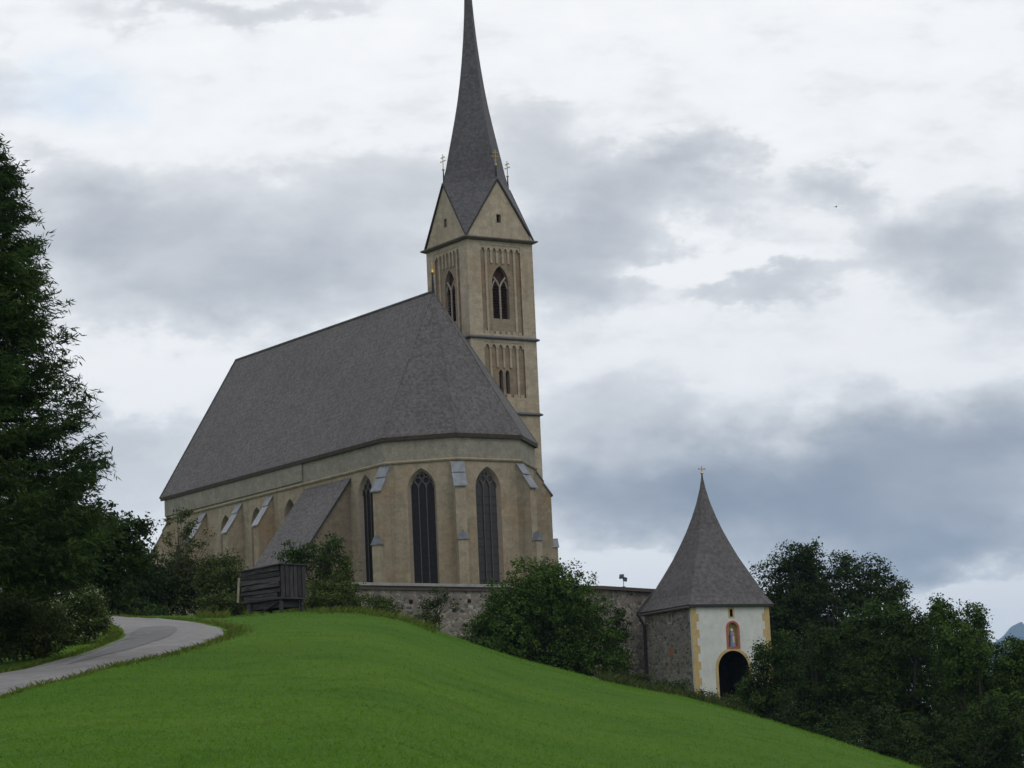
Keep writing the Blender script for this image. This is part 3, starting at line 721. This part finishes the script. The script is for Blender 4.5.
gm.strip([GLe(a, z) for a, z in lsl], [GLe(a, z, .4) for a, z in lsl], M['coping'])
gm.build('wall', gate)
q = MB(); q.panel(lambda a, z: GFr(a, z, 2.4), gateh, [], M['dark']); q.build('passage_shade_sheet', gate)  # dark sheet across the passage, standing in for the shade inside
for (cx, sg) in ((0, 1), (GS, -1)):               # painted corner stones, flat ochre on the white wall
    q = MB(); A = []
    for i in range(12):
        z0 = -.2 + i * .475; wd = .52 if i % 2 == 0 else .36
        z1 = min(z0 + .475, ZGE - .06)
        if z1 < z0 + .1: continue
        A += [(wd, z0), (wd, z1)]
    L = [(cx + sg * .0, -.2)] + [(cx + sg * w_, z) for w_, z in A] + [(cx + sg * .0, A[-1][1])]
    q.panel(lambda a, z: GFr(a, z, -.004), L, [], M['yellow'])
    if sg > 0: q.panel(lambda a, z: GLe(a, z, -.004), [(GS - .13, -.2), (GS, -.2), (GS, A[-1][1]), (GS - .13, A[-1][1])], [], M['white'])
    q.build('quoin', gate)
q = MB(); o1 = rarch(gc, gw_ + .17, -.6, 1.72); i1 = rarch(gc, gw_ + .002, -.6, 1.72)
A = [GFr(a, z, -.03) for a, z in o1[1:] + o1[:1]]; B_ = [GFr(a, z, -.03) for a, z in i1[1:] + i1[:1]]
q.strip(A, B_, M['yellow'], False); q.strip(A, [GFr(a, z, .0) for a, z in o1[1:] + o1[:1]], M['yellow'], False)
q.build('gate_surround', gate)
nb = MB(); nb.face([GFr(a, z, .3) for a, z in nich], M['yellow'])
o1 = rarch(gc + .08, .47, 2.90, 4.12); i1 = rarch(gc + .08, .358, 3.02, 4.12)
nb.strip([GFr(a, z, -.03) for a, z in o1], [GFr(a, z, -.03) for a, z in i1], M['red']); nb.strip([GFr(a, z, -.03) for a, z in o1], [GFr(a, z, .0) for a, z in o1], M['red'])
nbo = nb.build('niche', gate)
st = MB(); c = GFr(gc + .08, 3.03, .14)
st.lathe(c, [(.17, 0), (.16, .25), (.13, .55), (.15, .72), (.11, .84), (.05, .9)], M['blue'], 10)
st.lathe(c + Vector((0, 0, .88)), [(.03, 0), (.085, .06), (.09, .13), (.06, .2), (.01, .23)], M['skin'], 10)
st.lathe(c + Vector((.02, -.1, .25)), [(.07, 0), (.075, .2), (.05, .38)], M['skin'], 8)
st.build('statue', nbo)
q = MB(); q.face([GFr(a, z, .4) for a, z in slit], M['dark'])
fr = rect(slit[0][0] - .12, slit[1][0] + .12, slit[0][1] - .10, slit[2][1] + .12)
q.strip([GFr(a, z, -.004) for a, z in fr], [GFr(a, z, -.004) for a, z in slit], M['yellow']); q.build('window', gate)
q = MB(); q.face([GLe(a, z, .4) for a, z in lsl], M['dark'])
fr = rect(lsl[0][0] - .12, lsl[1][0] + .12, lsl[0][1] - .12, lsl[2][1] + .14)
q.strip([GLe(a, z, -.02) for a, z in fr], [GLe(a, z, -.02) for a, z in lsl], M['coping']); q.strip([GLe(a, z, -.02) for a, z in fr], [GLe(a, z, 0) for a, z in fr], M['coping']); q.build('window', gate)
q = MB(); q.box(GLe(GS - 2.5, 2.92, -.01), (.02, .19, .27), M['brick']); q.build('brick_patch', gate)
ro_ = MB(); hs = GS / 2 + .24; gcx = GS / 2; apx = .22; ZT = 19.75 - GZ; H_ = ZT - ZGE
rp = [(0, 1.0), (.035, .93), (.08, .855), (.157, .765), (.26, .63), (.37, .49), (.485, .365), (.58, .27), (.68, .185), (.79, .105), (.9, .045), (1, .008)]
sq = lambda k, z: [Vector((gcx + sx * k + apx * (1 - k / hs), gcx + sy * k, z)) for sx, sy in ((-1, -1), (1, -1), (1, 1), (-1, 1))]
for (h0, k0), (h1, k1) in zip(rp, rp[1:]): ro_.strip(sq(hs * k0, ZGE + .05 + H_ * h0), sq(hs * k1, ZGE + .05 + H_ * h1), M['gateroof'])
ro_.strip(sq(hs, ZGE + .05), sq(hs - .03, ZGE - .10), M['verge']); ro_.strip(sq(hs - .03, ZGE - .10), sq(GS / 2 - .02, ZGE - .05), M['verge'])
gr = ro_.build('roof', gate)
cross('finial_cross', (gcx + apx, gcx, ZT), .42, gr, .2, double=False, axis=(1, 0))
q = MB()                                     # gutter and downpipe at the rear left corner
q.tube([GLe(-.25, ZGE - .14, -.34), GLe(GS + .3, ZGE - .12, -.34)], .07, M['copingd'], 6); q.build('gutter', gate)
q = MB(); pt = (Matrix.Translation((gx, gy, GZ)) @ Matrix.Rotation(GA, 4, 'Z')).inverted() @ at(653, 592.5, 171.8)
q.tube([pt, GLe(-.12, ZGE + .02, -.42), GLe(.02, ZGE - .35, -.34), GLe(.12, ZGE - .8, -.14), GLe(.12, .6, -.14)], .085, M['iron'], 6)
for z in (1.5, 3.3): q.lathe(GLe(.12, z, -.14), [(.085, 0), (.12, .02), (.12, .1), (.085, .12)], M['iron'], 8)
q.build('downpipe', gate)

# ------------------------------------------------------------------ raised plank shed at the bend of the road
YS = 128.
pc = at(281.5, 612, YS); sh = empty('wooden_shed', (pc.x, pc.y, ground(pc.x, pc.y) - .15), R(44), 'small black weathered plank shed raised on posts beside the road bend', 'shed')
zb, zt = at(281, 596.5, YS).z - sh.location.z, at(281, 565, YS).z - sh.location.z
# local x runs along the plank front (right face), local -x... the corner towards the meadow is the origin
Lw, Lr = 2.95, 1.5
q = MB()
nb_ = 6
for i in range(nb_):                          # horizontal boards on the long side (local +y direction, facing -x)
    z0 = zb + (zt - zb) * i / nb_; z1 = zb + (zt - zb) * (i + 1) / nb_ - (.10 if i == 1 else .035)
    if i == 0: a0 = .0
    q.box((-.02 - .01 * (i % 2), Lw / 2, (z0 + z1) / 2), (.022, Lw / 2 - (.25 if i == 0 else .04 * (i % 3)), (z1 - z0) / 2), M['wood'], (Vector((1, 0, 0)), Vector((0, 1, .018 * math.sin(i * 2.3))).normalized(), Vector((0, -.018 * math.sin(i * 2.3), 1)).normalized()))
q.build('side_wall', sh)
q = MB(); nb_ = 6
for i in range(nb_):
    a0 = Lr * i / nb_; a1 = Lr * (i + 1) / nb_ - .04
    q.box(((a0 + a1) / 2, -.03 - .01 * (i % 2), (zb + zt) / 2 + .03 * math.sin(i * 2.1)), ((a1 - a0) / 2, .02, (zt - zb) / 2), M['woodv'])
q.build('plank_door', sh)
q = MB(); q.box((Lr / 2, Lw / 2, (zb + zt) / 2), (Lr / 2 - .02, Lw / 2 - .02, (zt - zb) / 2 - .03), M['dark']); q.build('gap_shade_fill', sh)  # box filling the shed, coloured dark as the shadow in the board gaps
q = MB(); q.idx([(-.14, -.12, zt + .02), (Lr + .1, -.12, zt + .02), (Lr + .1, Lw + .1, zt + .02 - .1), (-.14, Lw + .1, zt - .08)] + [(-.14, -.12, zt + .07), (Lr + .1, -.12, zt + .07), (Lr + .1, Lw + .1, zt - .03), (-.14, Lw + .1, zt - .03)],
      [(3, 2, 1, 0), (4, 5, 6, 7), (0, 1, 5, 4), (1, 2, 6, 5), (2, 3, 7, 6), (3, 0, 4, 7)], M['wood']); q.build('roof', sh)
q = MB(); q.box((Lr / 2, Lw / 2, zb - .05), (Lr / 2 + .04, Lw / 2 + .06, .05), M['wood']); q.build('floor', sh)
q = MB(); q.box((Lr / 2, Lw / 2, zb - .28), (Lr / 2 - .18, Lw / 2 - .3, .18), M['wood']); q.tube([(.12, .2, zb - .15), (.12, Lw - .4, 0)], .05, M['wood'], 5); q.build('underframe', sh)
for x, y in ((.12, .15), (Lr - .15, .15), (.12, Lw - .5), (Lr - .15, Lw - .5)):
    q = MB(); q.tube([(x, y, -.4), (x, y, zb - .05)], .1, M['wood'], 6); q.build('post', sh)
q = MB(); q.box((-.05, Lw + .13, zb + .55), (.015, .075, .58), M['palewood'], (Vector((1, 0, 0)), Vector((0, .97, .12)), Vector((0, -.12, .99)))); q.build('loose_board', sh)

# ------------------------------------------------------------------ vegetation
def leaf_mesh(name, blobs, n, size, m, parent, rng, dens=1.7, extra=None, extraf=0.):
    """leaf faces in many small clumps spread through the crown (blobs: centre, radii)"""
    vol = [b_[1][0] * b_[1][1] * b_[1][2] for b_ in blobs]; tot = sum(v ** .75 for v in vol); PP = []; DD = []
    for (c, r_), v in zip(blobs, vol):
        k = int(n * v ** .75 / tot); per = 40; nc = max(8, k // per)
        ns = 13                                                        # boughs: rounded masses with shade between them
        sd_ = rng.normal(size=(ns, 3)); sd_ /= np.linalg.norm(sd_, axis=1)[:, None]; sc = np.array(c) + sd_ * np.array(r_) * (.54 + .16 * rng.random(ns))[:, None]
        sc[0] = c; sr = np.array(r_)[None, :] * (.40 + .16 * rng.random(ns))[:, None]; sr[0] = np.array(r_) * .7
        w_ = sr.prod(1) ** .67; which = rng.choice(ns, nc, p=w_ / w_.sum())
        d = rng.normal(size=(nc, 3)); d[:, 2] += .25; d /= np.linalg.norm(d, axis=1)[:, None]
        rad = rng.random(nc) ** (1 / (dens + 1.2)) * (1.0 + .05 * rng.normal(size=nc))
        cc = sc[which] + d * sr[which] * rad[:, None]; cr = size * (1.5 + 2.0 * rng.random(nc))
        o = rng.normal(size=(nc, per, 3)) * (cr * .55)[:, None, None]; o[..., 2] *= .65
        PP.append((cc[:, None, :] + o).reshape(-1, 3)); DD.append(np.repeat(d, per, 0))
    P = np.concatenate(PP); D_ = np.concatenate(DD); N = len(P); nz = lambda v: v / np.linalg.norm(v, axis=1)[:, None]
    nrm = nz(rng.normal(size=(N, 3)) * .55 + D_ * .7 + np.array([0, 0, .35])); a = nz(np.cross(nrm, rng.normal(size=(N, 3)))); c = np.cross(nrm, a)
    s_ = (size * (.55 + .8 * rng.random(N)))[:, None]; w = s_ * .36
    verts = np.stack([P - a * s_ * .5, P + c * w - a * s_ * .05, P + a * s_ * .5, P - c * w - a * s_ * .05], 1).reshape(-1, 3)
    me = bpy.data.meshes.new(name); me.vertices.add(N * 4); me.vertices.foreach_set('co', verts.ravel())
    me.loops.add(N * 4); me.loops.foreach_set('vertex_index', np.arange(N * 4)); me.polygons.add(N)
    me.polygons.foreach_set('loop_start', np.arange(N) * 4); me.polygons.foreach_set('loop_total', np.full(N, 4))
    me.materials.append(m)
    if extra is not None:
        me.materials.append(extra); me.polygons.foreach_set('material_index', ((D_[:, 2] > -.2) & (rng.random(N) < extraf)).astype(int))
    me.update(); o = bpy.data.objects.new(name, me); COL.objects.link(o); o.parent = parent
    return o
def plant(kind, label, cat, Y, boxes, n, size, m, seed, group=None, trunk=.12, stems=1, base=None, sparse=1.7, bark='bark', depth=1., extra=None, extraf=0., crownname='crown'):
    """boxes: the crown's lobes measured in the photograph (left, top, right, bottom px) at depth Y"""
    rng = np.random.default_rng(seed); blobs = []
    x0 = min(q[0] for q in boxes); x1 = max(q[2] for q in boxes); y1 = max(q[3] for q in boxes)
    bp_ = at(base[0] if base else (x0 + x1) / 2, y1, Y); bz = ground(bp_.x, bp_.y)
    if bp_.z < bz or True: bz = min(bz, bp_.z + .4)
    root = empty(kind, (bp_.x, bp_.y, bz), 0, label, cat, group)
    if cat in ('shrub', 'bush'):                                       # shrubs are leafy down to the ground
        bx = []
        for (a, t_, c, d) in boxes:
            pz = at((a + c) / 2, y1, Y); gpx = y1 + (pz.z - ground(pz.x, pz.y)) * F_PX / Y + 4
            bx.append((a, t_, c, max(d, min(gpx, d + 60)) if d > y1 - 20 else d))
        boxes = bx
    for i, (a, t_, c, d) in enumerate(boxes):
        p = at((a + c) / 2, (t_ + d) / 2, Y) - Vector(root.location); rx = (c - a) / 2 * Y / F_PX; rz = (d - t_) / 2 * Y / F_PX
        p.y += (rng.random() - .5) * rx * .9
        blobs.append((p, (rx * 1.12, min(rx, rz * 1.2) * depth, rz * 1.05)))
    tr = MB(); top = max(b_[0].z + b_[1][2] * .3 for b_ in blobs)
    for k in range(stems):
        s0 = Vector(((k - (stems - 1) / 2) * .28, (k % 2) * .2, -.3)); tgt = blobs[k % len(blobs)][0]
        mid = s0.lerp(Vector((tgt.x, tgt.y, top)), .5); mid.x = s0.x * 1.6 + tgt.x * .25
        e = Vector((tgt.x * .8, tgt.y * .8, tgt.z + blobs[k % len(blobs)][1][2] * .4)); tr.tube([s0, mid, e], [trunk, trunk * .7, trunk * .2], M[bark], 7)
    for (c, r_) in blobs:                                             # limbs into every lobe
        for j in range(5):
            d = Vector(rng.normal(size=3)).normalized(); d.z = abs(d.z) * .8
            e = c + Vector((d.x * r_[0], d.y * r_[1], d.z * r_[2])) * .75
            s0 = Vector((c.x * .3, c.y * .3, max(.2, c.z * .45))); mdd = s0.lerp(e, .55) + Vector((0, 0, -.1 * r_[2]))
            tr.tube([s0, mdd, e], [trunk * .5, trunk * .32, trunk * .08], M[bark], 5)
    tr.build('trunk' if stems == 1 else 'stems', root)
    leaf_mesh(crownname, blobs, int(n * 2.7), size * .66, m, root, rng, sparse, extra=extra, extraf=extraf)
    return root

def larch(kind, label, cat, foot, height, rad, seed, n_br=230):
    rng = np.random.default_rng(seed); root = empty(kind, foot, 0, label, cat)
    tr = MB(); tr.tube([(0, 0, -.5), (.05, 0, height * .5), (0, 0, height)], [.38, .24, .03], M['bark'], 9)
    Vt = []
    for i in range(n_br):
        f = (i + rng.random()) / n_br; h = height * (.15 + .84 * f); L = rad * (1 - f) ** .65 * (.45 + .55 * rng.random() ** .7) + .15
        az = rng.random() * 2 * PI; d = Vector((math.cos(az), math.sin(az), 0)); side = Vector((-d.y, d.x, 0))
        sl_ = .24 - .30 * (1 - f); pts = []
        for t in np.linspace(0, 1, 9): pts.append(d * (L * t) + Vector((0, 0, h + L * (sl_ * t - .10 * t * t + .30 * t ** 4))))
        tr.tube(pts, [.055 * (1 - t) * (L / rad) + .008 for t in np.linspace(0, 1, 9)], M['bark'], 4, False)
        nt_ = int(22 + L * 13)
        for _ in range(nt_):
            t = .12 + .88 * rng.random() ** .75; k = min(7, int(t * 8)); p = pts[k].lerp(pts[k + 1], t * 8 - k)
            lat = side * (rng.normal() * .30 * L * (1.08 - t)) ; ln = .35 + .5 * rng.random()
            dirn = (d * .55 + side * np.sign(lat.dot(side)) * .5 + Vector((0, 0, -.35 * rng.random() + .12)) + Vector(rng.normal(size=3)) * .18).normalized()
            b0 = p + lat + Vector((0, 0, -abs(lat.dot(side)) * .15))
            for s_ in range(11):
                q = b0 + dirn * (ln * s_ / 10) + Vector(rng.normal(size=3)) * .03; nd = (dirn * .8 + Vector(rng.normal(size=3)) * .55 + Vector((0, 0, -.1))).normalized()
                w = nd.cross(Vector(rng.normal(size=3))).normalized() * (.016 + .011 * rng.random()); l_ = .15 + .14 * rng.random()
                Vt += [q - nd * l_ * .5, q + w, q + nd * l_ * .6, q - w]
    tr.build('trunk', root)
    me = bpy.data.meshes.new('crown'); N = len(Vt) // 4
    me.vertices.add(N * 4); me.vertices.foreach_set('co', np.array([tuple(v) for v in Vt]).ravel()); me.loops.add(N * 4); me.loops.foreach_set('vertex_index', np.arange(N * 4))
    me.polygons.add(N); me.polygons.foreach_set('loop_start', np.arange(N) * 4); me.polygons.foreach_set('loop_total', np.full(N, 4))
    me.materials.append(M['needle']); me.update(); o = bpy.data.objects.new('crown', me); COL.objects.link(o); o.parent = root
    return root
YL = 80.; lp = at(-28, 640, YL)
larch('larch_tree', 'tall dark larch with feathery drooping branches at the left beside the road', 'tree', (lp.x, lp.y, ground(lp.x, lp.y)), at(-12, 118, YL).z - ground(lp.x, lp.y), 4.5, 5, 330)

plant('broadleaf_tree', 'dark spreading tree below the larch, reaching toward the church on the left', 'tree', 100, [(20, 480, 120, 600), (60, 500, 135, 600), (95, 515, 150, 585), (-20, 520, 60, 630)], 15000, .20, M['leafdark'], 11, trunk=.2, sparse=2.4)
plant('shrub', 'leafy shrub on the left verge under the larch, nearest the frame edge', 'shrub', 84, [(-30, 585, 40, 665), (0, 600, 70, 655)], 7500, .13, M['leafolive'], 12, stems=4, trunk=.05)
plant('flowering_shrub', 'pale flowering shrub at the inside of the road bend', 'shrub', 92, [(48, 594, 100, 652), (64, 584, 106, 622), (80, 600, 108, 632)], 6500, .13, M['leafyel'], 13, stems=4, trunk=.04, extra=M['flower'], extraf=.13)
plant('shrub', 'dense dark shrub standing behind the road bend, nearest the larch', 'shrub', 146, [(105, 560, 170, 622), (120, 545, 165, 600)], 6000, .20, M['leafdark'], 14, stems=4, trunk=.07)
plant('shrub', 'broad olive shrub behind the road in front of the nave', 'shrub', 148, [(160, 553, 225, 622), (195, 550, 248, 600), (150, 570, 200, 620)], 8000, .19, M['leafolive'], 15, stems=5, trunk=.07)
plant('slender_tree', 'thin sparse tree rising in front of the nave buttresses', 'tree', 147, [(160, 512, 200, 560), (145, 535, 190, 580), (180, 520, 222, 556), (172, 506, 190, 525)], 700, .18, M['leafolive'], 16, trunk=.045, sparse=3, base=(177,))
plant('shrub', 'green shrub behind the left end of the plank shed', 'shrub', 142, [(200, 552, 245, 615), (225, 565, 258, 610)], 4000, .18, M['leafolive'], 17, stems=4, trunk=.05)
plant('small_tree', 'small multi-stemmed tree behind the plank shed, by the lean-to roof', 'tree', 137, [(286, 538, 330, 570), (310, 548, 352, 600), (275, 545, 305, 570), (318, 535, 345, 560)], 2300, .18, M['leafmid'], 18, stems=4, trunk=.07, bark='barkpale', base=(314,), sparse=2.2)
plant('shrub', 'leafy shrub at the right of the plank shed, against the stone wall', 'shrub', 136, [(305, 575, 362, 616), (325, 560, 358, 600)], 3600, .16, M['leafyel'], 19, stems=4, trunk=.05)
plant('sapling', 'thin sapling against the stone wall below the choir', 'sapling', 150, [(420, 596, 445, 625), (432, 588, 455, 610), (412, 612, 440, 632)], 600, .19, M['leafolive'], 20, stems=3, trunk=.05, sparse=3)
plant('bush', 'large rounded green bush in front of the stone wall below the choir', 'bush', 150, [(476, 578, 560, 664), (500, 556, 572, 640), (540, 575, 606, 672), (468, 606, 540, 668), (560, 610, 622, 688), (500, 620, 590, 690), (520, 562, 596, 640), (476, 590, 545, 650)], 32000, .21, M['leaf'], 21, stems=6, trunk=.11, sparse=2.4)
plant('small_tree', 'small dark tree at the right edge of the big bush, by the wall', 'tree', 153, [(604, 622, 632, 660), (610, 605, 628, 640), (598, 645, 630, 682)], 1900, .19, M['leafdark'], 22, trunk=.07, sparse=2.2)
for i, (bx, n_, lab) in enumerate([([(612, 672, 650, 692)], 900, 'low scrub at the foot of the wall left of the downpipe'), ([(646, 676, 690, 702)], 900, 'low scrub at the foot of the stone side of the gatehouse'),
                              ([(690, 690, 730, 714), (715, 692, 745, 716)], 1300, 'low weeds in front of the gate opening')]):
    plant('scrub', lab, 'shrub', 150, bx, n_, .16, M['leafolive' if i != 1 else 'leafmid'], 30 + i, stems=3, trunk=.03)
plant('shrub', 'dark bushy shrub half covering the arched gate', 'shrub', 155, [(735, 655, 790, 725), (752, 632, 800, 690), (740, 680, 800, 740)], 8000, .19, M['leafmid'], 40, stems=5, trunk=.07, sparse=2.2)
plant('shrub', 'dark shrub right of the gatehouse below the tall trees', 'shrub', 150, [(790, 640, 860, 720), (770, 690, 850, 755), (800, 625, 840, 670)], 10000, .20, M['leafdark'], 41, stems=5, trunk=.08, sparse=2.2)
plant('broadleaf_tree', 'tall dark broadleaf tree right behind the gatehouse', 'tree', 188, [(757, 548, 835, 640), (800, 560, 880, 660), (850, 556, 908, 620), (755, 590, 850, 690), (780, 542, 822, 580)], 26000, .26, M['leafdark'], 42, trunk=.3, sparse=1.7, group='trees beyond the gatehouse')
plant('broadleaf_tree', 'mid green bushy tree in the middle of the right-hand trees', 'tree', 150, [(850, 604, 920, 700), (880, 598, 945, 680), (840, 640, 900, 740), (880, 660, 980, 780)], 30000, .21, M['leafmid'], 43, trunk=.2, sparse=1.7, group='trees beyond the gatehouse')
plant('broadleaf_tree', 'green tree at the far right edge with lighter upper leaves', 'tree', 145, [(930, 618, 1000, 700), (996, 634, 1050, 720), (950, 680, 1040, 790), (958, 603, 992, 655), (928, 596, 958, 645)], 29000, .20, M['leaf'], 44, trunk=.2, sparse=1.7, group='trees beyond the gatehouse')
plant('broadleaf_tree', 'low dark tree at the lower right above the meadow edge', 'tree', 128, [(880, 700, 970, 800), (950, 700, 1050, 810), (830, 700, 900, 770)], 14000, .19, M['leafdark'], 45, trunk=.15, sparse=1.7, group='trees beyond the gatehouse')

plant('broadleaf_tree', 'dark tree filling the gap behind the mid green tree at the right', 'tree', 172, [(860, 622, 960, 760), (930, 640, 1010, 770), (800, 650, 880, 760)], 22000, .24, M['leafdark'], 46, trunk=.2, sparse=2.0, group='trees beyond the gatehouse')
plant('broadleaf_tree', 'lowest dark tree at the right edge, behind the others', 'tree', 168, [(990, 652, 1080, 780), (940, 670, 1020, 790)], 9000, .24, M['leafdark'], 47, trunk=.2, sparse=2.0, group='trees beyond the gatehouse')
plant('shrub', 'dark undergrowth filling the far side of the road left of its bend', 'shrub', 139, [(50, 575, 120, 624), (90, 568, 140, 618), (90, 602, 178, 632)], 9000, .19, M['leafdark'], 50, stems=4, trunk=.05)
plant('shrub', 'olive thicket at the foot of the larch beside the flowering shrub', 'shrub', 93, [(-20, 575, 60, 650), (25, 580, 80, 645)], 7000, .13, M['leafolive'], 51, stems=4, trunk=.05)
for bx, lab, n_, mt, Yw in (([(198, 594, 236, 618), (215, 588, 245, 612)], 'yellowish tall weeds left of the plank shed, beside the road bend', 1500, 'leafyel', 131),
                     ([(300, 588, 345, 616), (325, 594, 372, 618)], 'yellowish tall weeds right of the plank shed', 1900, 'leafyel', 131),
                     ([(360, 596, 400, 622)], 'low weeds on the crest under the left end of the stone wall', 900, 'leafyel', 134)):
    plant('tall_weeds', lab, 'shrub', Yw, bx, n_, .15, M[mt], 60 + int(bx[0][0]), stems=4, trunk=.02)
plant('shrub', 'low dark shrub at the meadow edge in the lower right corner', 'shrub', 112, [(800, 726, 870, 772), (850, 738, 930, 800)], 6000, .15, M['leafdark'], 71, stems=4, trunk=.05)
# grasses: nobody could count these
def blades(name, pts, m, hgt, wid, rng, lean=.35):
    V = []
    for p in pts:
        h = hgt * (.5 + rng.random()); a = rng.random() * 2 * PI; w = wid * (.6 + .8 * rng.random()); d = Vector((math.cos(a), math.sin(a), 0)); l_ = Vector((rng.normal(), rng.normal(), 0)) * lean * h
        V += [p - d * w, p + d * w, p + l_ * .4 + d * w * .6 + Vector((0, 0, h * .6)), p + l_ + Vector((0, 0, h))]
    N = len(V) // 4; me = bpy.data.meshes.new(name); me.vertices.add(N * 4); me.vertices.foreach_set('co', np.array([tuple(v) for v in V]).ravel())
    me.loops.add(N * 4); me.loops.foreach_set('vertex_index', np.arange(N * 4)); me.polygons.add(N)
    me.polygons.foreach_set('loop_start', np.arange(N) * 4); me.polygons.foreach_set('loop_total', np.full(N, 4)); me.materials.append(m); me.update()
    o = bpy.data.objects.new(name, me); COL.objects.link(o); return o
rng = np.random.default_rng(3); pts = []
while len(pts) < 150000:
    y = 24 * (150 / 24) ** rng.random(); t = -.21 + .42 * rng.random(); x = t * y
    if y > crest(t)[1] * 1.12 or in_poly(x, y, road_poly): continue
    pts.append(g3(x, y, -.02))
tag(blades('meadow_grass', pts, M['blade'], .06, .011, rng, .6), 'short green meadow grass covering the hillside', 'grass', kind='stuff')
pts = []
while len(pts) < 16000:                                               # longer growth where the slope rounds over
    t = -.10 + .31 * rng.random(); y = crest(t)[1] * (.86 + .2 * rng.random()); x = t * y
    if in_poly(x, y, road_poly) or noise.noise((x * .6, y * .3, 5)) < -.25 + .4 * rng.random() - .2: continue
    pts.append(g3(x, y, -.03))
tag(blades('crest_grass', pts, M['blade'], .085, .011, rng, .6), 'longer tufts of green grass along the rounded crest of the meadow', 'grass', kind='stuff')
pts = []
while len(pts) < 8000:                                                # rough tall grass along the crest by the shed and the wall
    px = 200 + 235 * rng.random() ** 1.1; y = 122 + 24 * rng.random(); t = ray(px, 615).x; x = t * y
    if in_poly(x, y, road_poly): continue
    k = noise.noise((x * .45, y * .3, 7)) + .35 * noise.noise((x * 1.7, y * .9, 2))
    if k < -.05 - .25 * rng.random(): continue
    pts.append(g3(x, y, -.05 - max(0, .25 - k) * .6 - (.22 if 228 < px < 312 and y < 134 else 0)))
tag(blades('tall_grass', pts, M['tallgrass'], .30, .016, rng, .5), 'tall yellowish unmown grass around the plank shed', 'grass', kind='stuff')
pts = []
while len(pts) < 9000:                                                # road verges
    k = int(rng.random() * (NR - 1)); src = ro if rng.random() < .5 else ri; oth = ri if src is ro else ro
    d = (src[k] - oth[k]).normalized(); p = src[k].lerp(src[k + 1], rng.random()) + d * (.02 + abs(rng.normal()) * .45)
    if in_poly(p.x, p.y, road_poly): continue
    pts.append(g3(p.x, p.y, -.03))
tag(blades('verge_grass', pts, M['tallgrass'], .13, .013, rng, .5), 'ragged yellowish grass along the road verges', 'grass', kind='stuff')
pts = []
while len(pts) < 7000:                                                # ragged growth at the wall foot
    px = 600 + 150 * rng.random(); y = 128 + 22 * rng.random(); x = ray(px, 690).x * y
    pts.append(g3(x, y, -.05))
tag(blades('scrub_grass', pts, M['leafolive'], .32, .022, rng, .5), 'rough grass at the foot of the gatehouse', 'grass', kind='stuff')

# ------------------------------------------------------------------ bird far up in the sky
bp_ = at(836, 207, 190); bd = empty('bird', bp_, .6, 'tiny dark bird flying in front of the grey cloud at upper right', 'bird')
q = MB(); q.tube([(-.14, 0, 0), (-.06, 0, .01), (.05, 0, .01), (.13, 0, .02), (.17, 0, .02)], [.008, .035, .04, .025, .006], M['birdm'], 8)
for s_ in (-1, 1): q.idx([(.07, 0, .02), (-.05, 0, .02), (-.06, s_ * .16, .07), (.02, s_ * .17, .08), (-.07, s_ * .30, .04)], [(0, 1, 2, 3), (3, 2, 4)], M['birdm'])
q.idx([(-.12, 0, 0), (-.24, .05, 0), (-.24, -.05, 0)], [(0, 1, 2)], M['birdm']); q.build('body', bd)
bd.scale = (.8, .8, .8)

# ------------------------------------------------------------------ far mountain
mo = MB(); Ym = 13000.; pk = at(1017, 614, Ym); V = []; Fc = []; rng = np.random.default_rng(8)
nx, ny = 140, 50
for j in range(ny):
    for i in range(nx):
        x = pk.x - 1800 + 6000 * i / (nx - 1); y = Ym - 1900 + 3800 * j / (ny - 1)
        d = abs(x - pk.x) * (.80 if x > pk.x else 1.0) + abs(y - Ym) * .5
        z = pk.z - d + 190 * noise.fractal((x * .0011, y * .0011, 1), 1, 2, 6) * min(1, d / 250) + 60 * noise.fractal((x * .004, y * .004, 4), 1, 2, 4) * min(1, d / 120)
        V.append((x, y, max(z, -80)))
for j in range(ny - 1):
    for i in range(nx - 1): Fc.append((j * nx + i, j * nx + i + 1, (j + 1) * nx + i + 1, (j + 1) * nx + i))
mo.idx(V, Fc, M['forest']); tag(mo.build('mountain', smooth=True), kind='structure')

# ------------------------------------------------------------------ the air: far things fade to blue
hz = MB(); hz.box((0, 7600, 450), (9600, 7900, 560), None); ho = hz.build('haze'); ho.data.materials.clear()
Mh = bpy.data.materials.new('haze_air'); Mh.use_nodes = True; hn = Mh.node_tree; hn.nodes.remove(hn.nodes['Principled BSDF'])
pv = hn.nodes.new('ShaderNodeVolumePrincipled'); pv.inputs['Density'].default_value = 6e-5; pv.inputs['Color'].default_value = (.45, .68, 1, 1)
hn.links.new(pv.outputs[0], hn.nodes['Material Output'].inputs['Volume']); ho.data.materials.append(Mh)
tag(ho, 'pale blue air over the valley', 'haze', kind='stuff')
